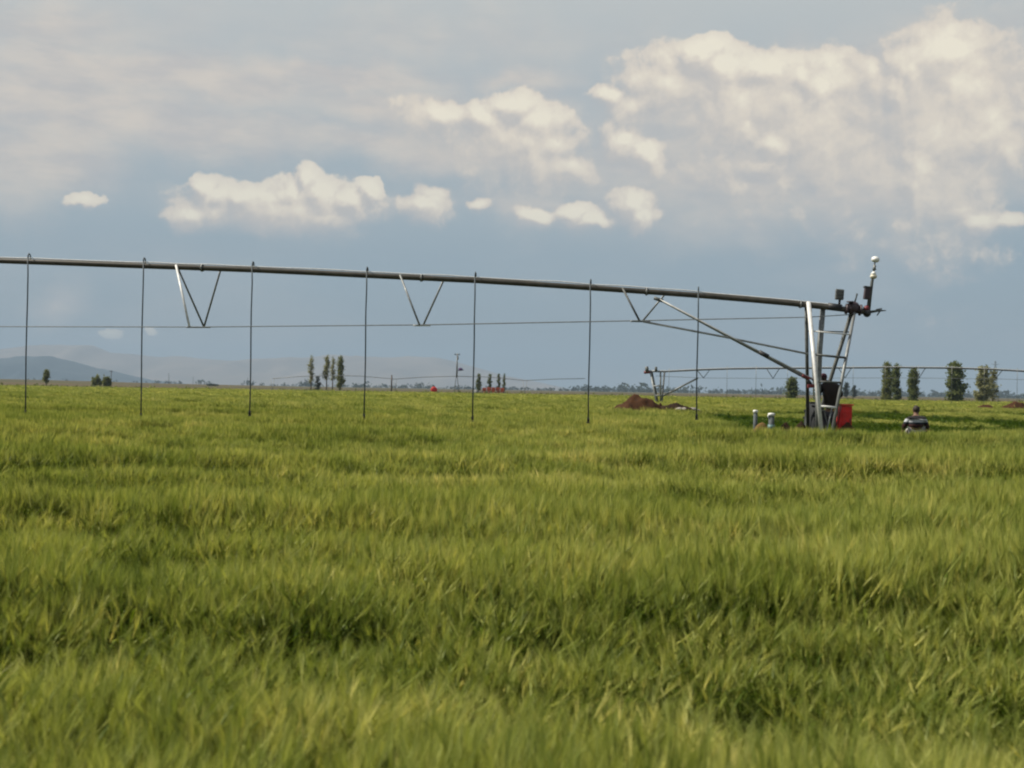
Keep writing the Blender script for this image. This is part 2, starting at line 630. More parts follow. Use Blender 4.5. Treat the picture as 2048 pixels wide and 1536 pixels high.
def rise(x, y):
    """land lifts a little beyond the field on the left"""
    if y < 300:
        return 0.0
    k = min(1.0, (y - 300) / 700.0)
    side = 1 / (1 + math.exp(max(-40, min(40, (x / y + .30) * 18))))
    return (.3 + 3.4 * side) * k * k * (3 - 2 * k)


xs = sorted(set([-16000, -9000, -5000, -3000, -2000, -1400] + list(range(-1000, 1001, 50)) + [1400, 2000, 3000, 5000, 9000, 16000]))
ys = [-400, -100, 0, 50, 100, 200, 300, 350, 400, 450, 500, 550, 600, 700, 800, 900, 1000, 1200, 1600, 2400, 4000, 7000, 11000, 15900]
grid_mesh('ground', xs, ys, rise, M['ground'])


def ridge(name, prof, Y, depth, m_, rough, seed):
    """a range of hills whose skyline follows prof (pixel x, pixel y) seen from the field"""
    pts = [at(px, py, Y) for px, py in prof]
    X0, X1 = pts[0].x, pts[-1].x
    n = 150
    xs_ = np.linspace(X0, X1, n)
    zs_ = np.interp(xs_, [p.x for p in pts], [p.z for p in pts])
    rows = []
    for j in range(13):
        q = j / 12.0
        y = Y - depth * .5 + depth * q
        sh = max(0.0, 1 - abs(q - .5) * 2) ** .8
        row = []
        for i, x in enumerate(xs_):
            nz = noise.fractal(Vector((x / (Y * .03) + seed, y / (Y * .03), seed)), 1.0, 2.0, 5)
            z = zs_[i] * (sh + nz * rough * sh * (1.05 - sh) * 2.2) + nz * rough * zs_[i] * .06
            row.append((x, y, max(z, -3) if 0 < j < 12 else -3))
        rows.append(row)
    me = bpy.data.meshes.new(name)
    verts = [v for r in rows for v in r]
    faces = [(j * n + i, j * n + i + 1, (j + 1) * n + i + 1, (j + 1) * n + i) for j in range(12) for i in range(n - 1)]
    me.from_pydata(verts, [], faces)
    for p in me.polygons:
        p.use_smooth = True
    me.materials.append(m_)
    o = bpy.data.objects.new(name, me)
    COL.objects.link(o)
    return tag(o, None, None, None, 'structure')


ridge('hill', [(-900, 742), (-500, 735), (-200, 722), (0, 717), (60, 714), (105, 714), (150, 723), (200, 738), (235, 748), (300, 762), (360, 772)], 6000, 1500, M['hill_near'], .5, 1.7)
ridge('hills', [(-1200, 705), (-700, 690), (-300, 706), (-60, 704), (20, 697), (70, 690), (120, 688), (170, 692), (190, 691), (215, 703), (260, 709), (340, 713),
                (450, 719), (560, 715), (680, 711), (780, 712), (860, 713), (890, 718), (930, 730), (975, 742), (1040, 756), (1130, 776), (1200, 790)], 11000, 2600, M['hill_far'], .45, 5.1)

# ------------------------------------------------------------------ trees and far things
def leaves_into(verts, faces, tones, c, size, n, spread):
    for _ in range(n):
        p = c + Vector((rng.normal(0, spread[0]), rng.normal(0, spread[1]), rng.normal(0, spread[2])))
        a = Vector(rng.normal(0, 1, 3)).normalized()
        b = a.cross(Vector(rng.normal(0, 1, 3))).normalized()
        s = size * rng.uniform(.6, 1.4)
        i = len(verts)
        verts += [p - a * s, p + b * s * .55, p + a * s, p - b * s * .55]
        faces.append((i, i + 1, i + 2, i + 3))
        tones.append(float(rng.uniform(0, 1)))


def leaf_mesh(name, verts, faces, tones, m_, parent):
    me = bpy.data.meshes.new(name)
    me.from_pydata([tuple(v) for v in verts], [], faces)
    at_ = me.attributes.new('tone', 'FLOAT', 'FACE')
    at_.data.foreach_set('value', tones)
    me.materials.append(m_)
    o = bpy.data.objects.new(name, me)
    COL.objects.link(o)
    if parent is not None:
        o.parent = parent
        me.transform(Matrix.Translation(-Vector(parent.location)))
    return o


def poplar(px, top, wid, Y, m_, label, group, crown_from=.08, dens=1.0, lean=0.0, cat='tree', name='poplar_tree', round_=False):
    base = at(px, 780, Y)
    base.z = rise(base.x, Y)
    H = at(px, top, Y).z - base.z
    Wd = wid / FPX * Y
    root = empty(name, base, label, cat, group)
    tr = bmesh.new()
    pts = [base + Vector((lean * H * k, 0, H * k)) for k in (0, .25, .5, .75, .95)]
    r0 = max(.12, H * .018)
    add_tube(tr, pts, [r0, r0 * .85, r0 * .65, r0 * .4, r0 * .12], 7)
    link('trunk', tr, M['bark'], root)
    lb = bmesh.new()
    verts, faces, tones = [], [], []
    nb = int(26 * max(.5, dens))
    for i in range(nb):
        h = crown_from + (1 - crown_from) * (i + .5) / nb
        q = (h - crown_from) / (1 - crown_from)
        prof = math.sin(math.pi * min(1, q * .93 + .12)) ** .6 if round_ else (min(1.0, q * 4.5 + .45) * (1 - q ** 3.2) ** .9 + .03)
        a = rng.uniform(0, 2 * math.pi)
        reach = Wd * .5 * prof * rng.uniform(.45, 1.0)
        st = base + Vector((lean * H * h, 0, H * max(.05, h - .07)))
        en = base + Vector((lean * H * h + math.cos(a) * reach, math.sin(a) * reach, H * min(.985, h + .03)))
        add_tube(lb, [st, (st + en) / 2 + Vector((0, 0, -.04 * H * .3)), en], [r0 * .3, r0 * .2, r0 * .06], 4, False)
        for k in range(4):
            c = st.lerp(en, rng.uniform(.2, 1.0))
            leaves_into(verts, faces, tones, c, Wd * .06 + .05, int(26 * dens * (.6 + prof)), (Wd * .13, Wd * .13, H * .03))
    link('branches', lb, M['bark'], root)
    c_ = leaf_mesh('crown', verts, faces, tones, m_, root)
    return root


G1 = 'poplars at the far edge of the field'
poplar(622, 712, 15, 340, M['leaf_pale'], 'thin pale poplar with a bare lower trunk, standing alone left of the tall pair', G1, .30, .55)
poplar(653, 712, 16, 340, M['leaf_pale'], 'pale poplar with a brown bare trunk, beside the dark green tall poplar', G1, .38, .7)
poplar(665, 714, 13, 344, M['leaf_pale'], 'very thin pale poplar squeezed between a brown-trunked pale one and the dark one', G1, .35, .5)
poplar(680, 713, 17, 338, M['leaf_mid'], 'tall narrow dark green poplar at the right end of the pale poplars', G1, .15, 1.0)
poplar(636, 752, 14, 342, M['leaf_far'], 'short faint sapling between the pale poplars', G1, .1, .4, name='young_tree')
G2 = 'dark poplars behind the orange implement'
poplar(957, 748, 11, 360, M['leaf_dark'], 'small dark poplar next to a drop hose, left of the orange implement', G2, .22, .8)
poplar(979, 748, 10, 360, M['leaf_dark'], 'small dark poplar rising behind the middle of the orange implement', G2, .2, .7)
poplar(997, 747, 8, 360, M['leaf_dark'], 'slimmest dark poplar behind the orange implement', G2, .15, .8)
poplar(1008, 748, 8, 362, M['leaf_dark'], 'dark poplar above the right end of the orange implement', G2, .2, .6)
G3 = 'bushy poplars along the far field edge'
poplar(1584, 755, 24, 262, M['leaf_dark'], 'short rounded dark tree beside the tower of the near machine', G3, .03, 1.3, round_=True, name='broadleaf_tree')
poplar(1773, 726, 22, 262, M['leaf_mid'], 'wide leafy poplar, fuller of the two grown together', G3, .03, 1.3)
poplar(1792, 730, 22, 266, M['leaf_dark'], 'darker poplar grown together with the wide leafy one', G3, .03, 1.2)
poplar(1827, 737, 23, 258, M['leaf_dark'], 'narrow dark spindle-shaped poplar above the sitting person', G3, .05, 1.3, round_=True)
poplar(1910, 725, 34, 258, M['leaf_dark'], 'broad dark green conical poplar standing by itself', G3, .02, 1.6)
poplar(1967, 733, 32, 262, M['leaf_pale'], 'pale yellowish poplar with an uneven loose crown', G3, .04, 1.1)
poplar(1985, 738, 26, 266, M['leaf_pale'], 'ragged pale poplar with gaps leaning against the yellowish one', G3, .2, .6, .03)
poplar(92, 740, 14, 330, M['leaf_mid'], 'lone small tree with a dark round crown on the left skyline', None, .35, 1.0, round_=True, name='broadleaf_tree')
poplar(1693, 765, 12, 700, M['leaf_far'], 'small bluish distant tree right behind the near tower', None, .1, .9, round_=True, name='distant_tree')
poplar(1709, 771, 10, 720, M['leaf_far'], 'tiny bluish distant tree just above the red cabinet', None, .1, .9, round_=True, name='distant_tree')


def bush(px, top, wid, Y, m_, label, name='bush'):
    base = at(px, 780, Y)
    base.z = rise(base.x, Y)
    H = at(px, top, Y).z - base.z
    Wd = wid / FPX * Y
    root = empty(name, base, label, 'bush')
    sb = bmesh.new()
    verts, faces, tones = [], [], []
    for i in range(14):
        a = rng.uniform(0, 2 * math.pi)
        q = math.sqrt(rng.uniform(0, 1))
        e = base + Vector((math.cos(a) * q * Wd * .42, math.sin(a) * q * Wd * .3, H * (1 - .45 * q * q) * rng.uniform(.6, .9)))
        add_tube(sb, [base + Vector((math.cos(a) * .2 * Wd * q, 0, 0)), e], [.08, .02], 4, False)
        leaves_into(verts, faces, tones, e, .35, 70, (Wd * .09, Wd * .09, H * .13))
    link('stems', sb, M['bark'], root)
    leaf_mesh('foliage', verts, faces, tones, m_, root)


bush(193, 753, 17, 360, M['leaf_mid'], 'rounded green bush on the far left field edge, wider of two side by side')
bush(213, 753, 15, 365, M['leaf_mid'], 'green bush on the far left field edge below a thin mast')
bush(425, 768, 22, 700, M['leaf_far'], 'low dark bush on the field edge between two drop hoses')

# tree line far away: one mass
verts, faces, tones = [], [], []
for i in range(1500):
    px = rng.uniform(-300, 2350)
    Y = rng.uniform(2200, 3600)
    if px < 1150 and rng.uniform() < (.85 if px < 600 else .55):
        continue
    b = at(px, 780, Y)
    b.z = rise(b.x, Y)
    h = rng.uniform(5.0, 10.0) * (.7 if px < 1150 else 1) * (1.7 if rng.uniform() < .12 else 1)
    leaves_into(verts, faces, tones, b + Vector((0, 0, h * .5)), h * .35, 16, (h * .45, h * .45, h * .32))
tl = leaf_mesh('distant_treeline', verts, faces, tones, M['leaf_far'], None)
tag(tl, 'low hazy band of far trees along the horizon', None, None, 'stuff')


# hedge strip on the far margin of the field
verts, faces, tones = [], [], []
for i in range(2600):
    x = rng.uniform(-170, 200)
    y = rng.uniform(268, 278)
    leaves_into(verts, faces, tones, Vector((x, y, rng.uniform(.2, .6))), .35, 4, (.7, .5, .2))
hd = leaf_mesh('field_margin_undergrowth', verts, faces, tones, M['leaf_mid'], None)
tag(hd, 'strip of dark weeds along the far margin of the field', None, None, 'stuff')

# poles and pylons
def utility_pole():
    Y = 330.0
    b = at(913, 780, Y); b.z = 0
    top = at(915, 707, Y).z
    root = empty('utility_pole', b, 'slim grey utility pole with a violet transformer on its right side', 'utility pole')
    x, y = b.x, b.y
    tube('pole_shaft', [(x, y, top * .42), (x + .08, y, top)], [.24, .15], M['galv'], root, 8)
    for s in (-1, 1):
        tube('leg', [(x + s * .75, y, 0), (x + s * .12, y, top * .45)], [.13, .1], M['galv'], root, 6)
    tube('brace', [(x - .6, y - .02, top * .12), (x + .6, y - .02, top * .12)], .08, M['galv'], root, 6)
    box('cross_arm', (x + .05, y, top - .3), (1.5, .2, .22), M['galv_dark'], root, bevel=.02)
    for dx in (-.6, 0, .6):
        tube('insulator', [(x + dx + .05, y, top - .18), (x + dx + .05, y, top + .12)], [.09, .05], M['galv_dark'], root, 6)
    tube('switch_box', [(x + .25, y - .3, top - 1.7), (x + .2, y - .3, top - .7)], .2, M['grey'], root, 8)
    tr = ball('transformer', (x + 1.0, y - .1, top * .62), (.62, .4, .42), M['violet'], root)  # violet colour fringe beside the pole, taken as a transformer
    tube('bracket', [(x, y, top * .58), (x + 1.9, y, top * .60)], .1, M['violet'], tr and root, 6)


utility_pole()


def post(px, top, Y, r, m_, label, name, cat, arm=None):
    b = at(px, 780, Y); b.z = rise(b.x, Y)
    t_ = at(px, top, Y).z
    root = empty(name, b, label, cat)
    tube('shaft', [b, (b.x, b.y, t_)], [r, r * .8], m_, root, 7)
    if arm:
        box('cross_arm', (b.x, b.y - r, t_ - arm * .25), (arm, .14, .16), m_, root)
    tube('cap', [(b.x, b.y, t_), (b.x, b.y, t_ + r * .6)], [r * .95, r * .5], m_, root, 7)


post(783, 751, 330, .24, M['wood'], 'dark brown wooden post upright on the field edge', 'wooden_post', 'post')
post(222, 741, 400, .12, M['galv_dark'], 'thin mast rising behind the green bushes on the far left', 'thin_mast', 'mast', 1.2)


def pylon(px, top, Y, label, group):
    b = at(px, 780, Y); b.z = rise(b.x, Y)
    H = at(px, top, Y).z - b.z
    root = empty('power_pylon', b, label, 'pylon', group)
    w = H * .085
    for sx in (-1, 1):
        for sy in (-1, 1):
            tube('leg', [b + Vector((sx * w, sy * w, 0)), b + Vector((sx * w * .25, sy * w * .25, H * .6)), b + Vector((sx * w * .12, sy * w * .12, H))], H * .0042, M['galv_dark'], root, 4)
    for k, wd in ((.62, .2), (.76, .26), (.9, .17)):
        tube('cross_arm', [b + Vector((-wd * H * .6, 0, H * (k + .015))), b + Vector((0, 0, H * k)), b + Vector((wd * H * .6, 0, H * (k + .015)))], H * .0042, M['galv_dark'], root, 4)
    for i in range(5):
        z0, z1 = H * i * .12, H * (i + 1) * .12
        a, c = w * (1 - z0 / H * 1.2), w * (1 - z1 / H * 1.2)
        for s in (-1, 1):
            tube('lattice_bar', [b + Vector((s * a, -a, z0)), b + Vector((-s * c, -c, z1))], H * .004, M['galv_dark'], root, 4)


pylon(1990, 722, 1500, 'hazy lattice pylon rising behind the yellowish poplar', 'lattice pylons in the haze')
pylon(337, 746, 1900, 'faint lattice pylon on the plain, taller of two right of the bushes', 'lattice pylons in the haze')
pylon(386, 753, 2100, 'faintest small lattice pylon on the plain right of a taller one', 'lattice pylons in the haze')

# red tank trailer and orange implement near the far edge
def tank_trailer():
    Y = 300.0
    b = at(868, 786, Y); b.z = 0
    root = empty('tank_trailer', b, 'small round red tank trailer parked at the far field edge', 'trailer')
    x, y = b.x, b.y
    bm = bmesh.new()
    add_tube(bm, [(x, y - 1.0, 1.25), (x, y - .9, 1.25), (x, y + .9, 1.25), (x, y + 1.0, 1.25)], [.55, .78, .78, .55], 18)
    link('tank', bm, M['redmetal'], root)
    tube('filler_lid', [(x - .1, y - .2, 2.0), (x - .1, y - .2, 2.2)], .32, M['black'], root, 10)
    box('chassis', (x, y, .52), (1.1, 2.4, .16), M['darkred'], root)
    for s in (-1, 1):
        tube('wheel', [(x + s * .62, y + .2, .42), (x + s * .86, y + .2, .42)], .42, M['tyre'], root, 14)
    tube('drawbar', [(x + .1, y - 1.2, .5), (x + .9, y - 2.2, .45)], .07, M['darkred'], root, 6)


tank_trailer()


def implement():
    Y = 300.0
    a, c = at(964, 789, Y), at(1009, 789, Y)
    x0, x1 = a.x, c.x
    b = Vector(((x0 + x1) / 2, Y, 0))
    L = x1 - x0
    root = empty('seed_drill', b, 'long orange red farm implement with hoppers, wheels at its left end', 'farm implement')
    box('frame_bar', (b.x, Y, .95), (L, .3, .22), M['orange'], root)
    for i in range(5):
        px = x0 + L * (i + .5) / 5
        h = box('hopper', (px, Y, 1.52 + .12 * (i % 2)), (L / 5 * .86, .9, .78 + .1 * (i % 3)), M['orange'], root, bevel=.06)
        box('lid', (px, Y, 1.97 + .12 * (i % 2) + .05 * (i % 3)), (L / 5 * .7, .7, .07), M['darkred'], h)
        tube('seed_tube', [(px, Y - .45, 1.0), (px + .1, Y - .5, .1)], .09, M['orange'], root, 6)
    for px in (x0 + .25, x1 - .25):
        w = tube('wheel', [(px - .16, Y - .9, .55), (px + .16, Y - .9, .55)], .55, M['tyre'], root, 16)
        tube('rim', [(px - .18, Y - .9, .55), (px + .18, Y - .9, .55)], .28, M['orange'], w, 12)
    # spare wheel / press roller seen as a grey disc to the left
    w = tube('press_wheel', [(x0 - 1.5, Y - .1, .75), (x0 - 1.4, Y + .15, .75)], .72, M['grey'], root, 18)
    tube('hitch', [(x0 - 1.4, Y, .75), (x0 + .2, Y, .9)], .09, M['grey'], root, 6)


implement()

# ------------------------------------------------------------------ irrigation machine in front
T3 = math.tan(R(3.0))
YT = 34.0
XT = 9.0


def pl(px, py, dy=0.0):
    """point of the machine's vertical plane, dy metres behind it"""
    d = ray(px, py)
    k = d.x / d.y
    Y = (YT + dy + XT * T3) / (1 + k * T3)
    return at(px, py, Y)


base_t = pl(1655, 800); base_t.z = 0
MACH = empty('irrigation_machine', base_t, 'near irrigation machine, long pipe on a galvanised tower with hanging drop hoses', 'irrigation machine', 'pivot irrigation machines')
PIPE = [(-420, 511), (-200, 515), (0, 521.5), (130, 526), (250, 530.5), (380, 535), (500, 539.5), (610, 544.5), (720, 550), (835, 555.5), (950, 561), (1065, 568), (1180, 575.5),
        (1290, 583), (1400, 591), (1490, 598.5), (1580, 606.5), (1660, 615), (1700, 620), (1740, 624.5)]
pxs = [p[0] for p in PIPE]; pys = [p[1] for p in PIPE]
pipe_y = lambda x: float(np.interp(x, pxs, pys))
PR = .079
tube('water_pipe', [pl(*p) for p in PIPE], PR, M['pipe'], MACH, 14)
for fx in (-40, 403, 842, 1292, 1600):
    p = pl(fx, pipe_y(fx)); q = pl(fx + 2.2, pipe_y(fx + 2.2))
    fl = tube('pipe_flange', [p, q], PR * 1.42, M['galv'], MACH, 14)
    d = (q - p).normalized()
    for k in range(6):
        a = k * math.pi / 3
        o_ = Vector((0, math.cos(a), math.sin(a))) * PR * 1.2
        tube('bolt', [p + o_ - d * .03, q + o_ + d * .03], .012, M['galv_dark'], fl, 5)
# cable that lies on the pipe and lifts off here and there
cab = []
for x in range(-400, 1690, 15):
    lift = max(0, noise.noise(Vector((x * .011, 3.3, 0)))) * 3.4
    cab.append(pl(x, pipe_y(x) - 6.6 - lift, -.01))
tube('power_cable', cab, .017, M['galv_light'], MACH, 5)  # pale colour doubles as the pipe's sunlit top edge

DROPS = [(-175, 832), (60, 830), (290, 836), (507, 831), (735, 838), (951, 842), (1181, 845), (1396, 838)]
for i, (dx, by) in enumerate(DROPS):
    c = pl(dx, pipe_y(dx))
    bot = pl(dx - 5, by, -.12)
    hx = c.x - .01
    y0 = c.y - .12
    top = c.z + .21
    pts = [Vector((hx + random.uniform(-.012, .012), y0, c.z + .12)), Vector((hx + .006, y0, c.z - .4))]
    for k in range(1, 6):
        z = c.z - .4 + (bot.z + .12 - c.z + .4) * k / 5
        pts.append(Vector((hx + .008 * math.sin(k * 1.3 + i), y0, z)))
    h = tube('drop_hose', pts, .0195, M['hose'], MACH, 7)
    g = [Vector((hx + .02, c.y, c.z + .05)), Vector((hx + .02, c.y, c.z + .17)), Vector((hx + .018, c.y - .03, top)), Vector((hx + .006, c.y - .09, top + .02)), Vector((hx, y0, top - .04)), Vector((hx, y0, c.z + .1))]
    tube('gooseneck', g, .019, M['hose'], h, 7)
    e = pts[-1]
    tube('hose_weight', [e + Vector((0, 0, .02)), e - Vector((0, 0, .10))], .034, M['black'], h, 8)
    tube('spray_plate', [e - Vector((0, 0, .10)), e - Vector((0, 0, .125)), e - Vector((0, 0, .14))], [.02, .055, .05], M['black'], h, 9)


def strut(a, b, r=.028, m_='galv_dark', name='truss_strut'):
    return tube(name, [a, b], r, M[m_], MACH, 7)


def node_bar(a, b, m_='galv'):
    cb = tube('cross_bar', [a, b], .024, M[m_], MACH, 7)
    return cb


pt = lambda x, dy=0: pl(x, pipe_y(x) - 4, dy)
# V groups from the left
n1n, n1f = pl(379, 654, -.9), pl(408, 654, .9)
strut(pt(352, -.07), n1n, .032, 'galv_light')  # near strut whitened in colour for the sun on it
strut(pt(353, .07), n1f, .028, 'galv')
strut(pt(443, .07), n1f, .028, 'galv')
node_bar(pl(374, 654.3, -1.05), pl(420, 654.6, 1.2))
n2n, n2f = pl(839, 650, -.7), pl(847, 649.5, .7)
strut(pt(800, -.07), n2n, .028, 'galv')
strut(pt(890, .07), n2f, .028, 'galv')
node_bar(pl(828, 651, -.9), pl(860, 651, .9), 'galv_light')
n3n, n3f = pl(1279, 641.5, -.5), pl(1286, 641, .5)
strut(pt(1245, -.07), n3n, .03)
strut(pt(1335, .07), n3f, .026, 'galv')
node_bar(pl(1262, 642.5, -.6), pl(1300, 643.5, .6), 'galv')
n0n, n0f = pl(-60, 653, -.95), pl(-35, 653, .95)
strut(pt(-90, -.07), n0n, .032, 'galv_light')
strut(pt(-5, .07), n0f)
node_bar(n0n, n0f)
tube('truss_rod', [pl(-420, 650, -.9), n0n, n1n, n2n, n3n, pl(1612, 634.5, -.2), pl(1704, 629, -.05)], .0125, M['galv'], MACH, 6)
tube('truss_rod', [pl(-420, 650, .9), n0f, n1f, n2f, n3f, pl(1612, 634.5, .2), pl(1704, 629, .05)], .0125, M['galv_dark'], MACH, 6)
# ties from the last V to the tower
tube('tie_bar', [pl(1283, 642.5), pl(1450, 674), pl(1617, 708)], .029, M['galv_mid'], MACH, 8)
br = tube('brace', [pl(1318, 598, -.12), pl(1450, 668, -.3), pl(1624, 758, -.6)], [.023, .029, .031], M['galv_mid'], MACH, 8)
tube('sleeve', [pl(1518, 703.5, -.42), pl(1537, 713.5, -.45)], .062, M['black'], br, 10)
tube('brace', [pl(1318, 599, .12), pl(1450, 670, .3), pl(1614, 758, .6)], [.026, .03, .03], M['galv'], MACH, 8)
tube('clamp', [pl(1308, 596, -.1), pl(1326, 602, -.1)], .05, M['galv_dark'], MACH, 8)

# tower
NB, FB = -1.25, 1.25
tube('tower_leg', [pl(1617, 604, -.09), pl(1643.5, 872, NB)], [.062, .058], M['galv_light'], MACH, 10)  # sunlit near leg, its brightness put into the colour
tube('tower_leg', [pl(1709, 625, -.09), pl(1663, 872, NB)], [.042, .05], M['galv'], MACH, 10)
tube('tower_leg', [pl(1612.5, 613, .09), pl(1616, 868, FB)], [.05, .05], M['galv_dark'], MACH, 10)  # shaded rear leg, its darkness put into the colour
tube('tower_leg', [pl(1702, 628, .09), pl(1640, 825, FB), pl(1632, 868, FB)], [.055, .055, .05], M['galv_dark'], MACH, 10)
tube('riser_pipe', [pl(1646, 614, .1), pl(1639, 700, .1), pl(1636, 790, .1), pl(1636, 872, .1)], [.075, .085, .08, .08], M['galv'], MACH, 12)
tube('conduit', [pl(1622, 612, .02), pl(1624, 700, .02), pl(1628, 800, .02)], .022, M['galv_light'], MACH, 6)
fr = lambda y: (y - 604) / (872 - 604)


def rung(y, r, m_, y2=None, x0=None, x1=None):
    f = fr(y)
    a = 1617 + 26.5 * f if x0 is None else x0
    b = 1709 - 46 * f if x1 is None else x1
    tube('ladder_rung', [pl(a, y, -.09 + (NB + .09) * f - .02), pl(b, y2 or y + 6, -.09 + (NB + .09) * f - .02)], r, M[m_], MACH, 7)


rung(662, .02, 'galv_light', 669)
rung(709, .034, 'galv_dark', 715.5)
rung(763, .03, 'galv_dark', 765.5)
rung(812, .034, 'galv_light', 815.5)
tube('tower_brace', [pl(1664, 816, -.95), pl(1651, 872, NB)], .02, M['galv'], MACH, 6)
tube('tower_brace', [pl(1647, 816, -.95), pl(1660, 872, NB)], .018, M['galv_dark'], MACH, 6)
tube('cross_bar', [pl(1612, 662, .35), pl(1700, 664, .35)], .018, M['galv_dark'], MACH, 6)
nb_, fb_ = pl(1654, 872, NB), pl(1625, 872, FB)
bb = bmesh.new()
mid = (nb_ + fb_) / 2
ln = (nb_ - fb_); ln.z = 0
add_box(bb, (mid.x, mid.y, .42), (.2, ln.length + .7, .2), rz=-math.atan2(ln.x, ln.y), bevel=.015)
link('base_beam', bb, M['galv'], MACH, False)
box('base_foot', (nb_.x, nb_.y - .1, .17), (.42, .5, .33), M['galv_dark'], MACH, taper=.8, bevel=.02)
# rear wheel seen edge on
wc = pl(1627, 838, FB + .35); wc.z = .70
wh = empty('wheel', wc - MACH.location); wh.parent = MACH
ax = Vector((1, -.05, 0)).normalized()
ty = tube('tyre', [wc - ax * .17, wc - ax * .13, wc + ax * .13, wc + ax * .17], [.58, .70, .70, .58], M['tyre'], wh, 26)
tube('rim', [wc - ax * .19, wc + ax * .19], .33, M['galv_dark'], wh, 16)
bm = bmesh.new()
for k in range(18):
    a = k * 2 * math.pi / 18
    add_box(bm, wc + Vector((0, math.cos(a) * .715, math.sin(a) * .715)), (.30, .06, .05), rx=a - math.pi / 2)
link('tread', bm, M['tyre'], wh, False)
# red joints where the brace meets the tower
box('brace_bracket', pl(1612, 754, -.62), (.22, .10, .07), M['darkred'], MACH, ry=.45, bevel=.012)
box('brace_bracket', pl(1622, 772, -.62), (.20, .12, .10), M['darkred'], MACH, ry=-.1, bevel=.015)
ball('hub_cap', pl(1628, 758, -.66), .065, M['black'], MACH)
tube('coupling', [pl(1616, 761, -.55), pl(1622, 769, -.55)], .05, M['black'], MACH, 8)

# end of the pipe: valves, mast, gun
tube('pipe_sleeve', [pl(1656, 612.5), pl(1682, 616)], PR * 1.3, M['black'], MACH, 14)
vb = ball('valve_body', pl(1706, 616), (.20, .16, .19), M['valve'], MACH, u=16, v=10)
tube('valve_flange', [pl(1691, 617.5), pl(1695, 618)], .15, M['valve'], vb, 14)
tube('valve_flange', [pl(1719, 620), pl(1722, 620.5)], .16, M['valve'], vb, 14)
tube('valve_stem', [pl(1709, 606), pl(1712, 596), pl(1714, 587)], [.026, .022, .03], M['hose'], vb, 7)
tube('hand_wheel', [pl(1700, 602.5, -.15), pl(1700, 604.5, -.15)], .1, M['valve'], vb, 12)
eb = ball('end_elbow', pl(1734, 626), (.115, .12, .12), M['black'], MACH)
ball('elbow_cap', pl(1733, 617), (.10, .1, .09), M['darkred'], eb)
ms_ = tube('mast', [pl(1736.5, 620), pl(1741, 585), pl(1746, 552), pl(1748, 540), pl(1750, 523)], [.062, .052, .035, .024, .02], M['galv_dark'], MACH, 9)
ball('beacon', pl(1747, 553), (.10, .1, .075), M['cream'], ms_)
tube('beacon_cap', [pl(1746.6, 549.5), pl(1749, 543)], [.085, .035], M['white'], ms_, 10)
tube('insulator', [pl(1748.5, 540), pl(1749, 535), pl(1749.5, 531)], [.06, .035, .05], M['galv'], ms_, 9)
tp = tube('mast_cap', [pl(1750, 524), pl(1750.5, 521), pl(1751.5, 516), pl(1752, 513.5)], [.07, .115, .11, .05], M['white'], ms_, 12)
box('relay_box', pl(1734, 586), (.16, .14, .36), M['valve'], ms_, ry=.12, bevel=.015)
box('relay_lid', pl(1734.6, 574.5), (.18, .16, .05), M['black'], ms_, ry=.12)
pn = box('panel_box', pl(1679, 589), (.235, .1, .30), M['grey'], MACH, ry=.08, bevel=.02)
tube('panel_stalk', [pl(1678, 613), pl(1679.5, 600)], .035, M['black'], pn, 8)
for k in range(3):
    tube('panel_fin', [pl(1671 + .3, 583 + k * 6.3, -.055), pl(1688, 584 + k * 6.3, -.055)], .008, M['black'], pn, 5)
gn = tube('end_nozzle', [pl(1740, 624), pl(1756, 621.5), pl(1772, 621)], [.04, .03, .012], M['galv_dark'], MACH, 8)
tube('nozzle_arm', [pl(1760, 622), pl(1754, 631)], [.022, .014], M['galv_dark'], gn, 6)
tube('nozzle_spoon', [pl(1752, 619), pl(1764, 617.5)], [.016, .022], M['galv'], gn, 6)

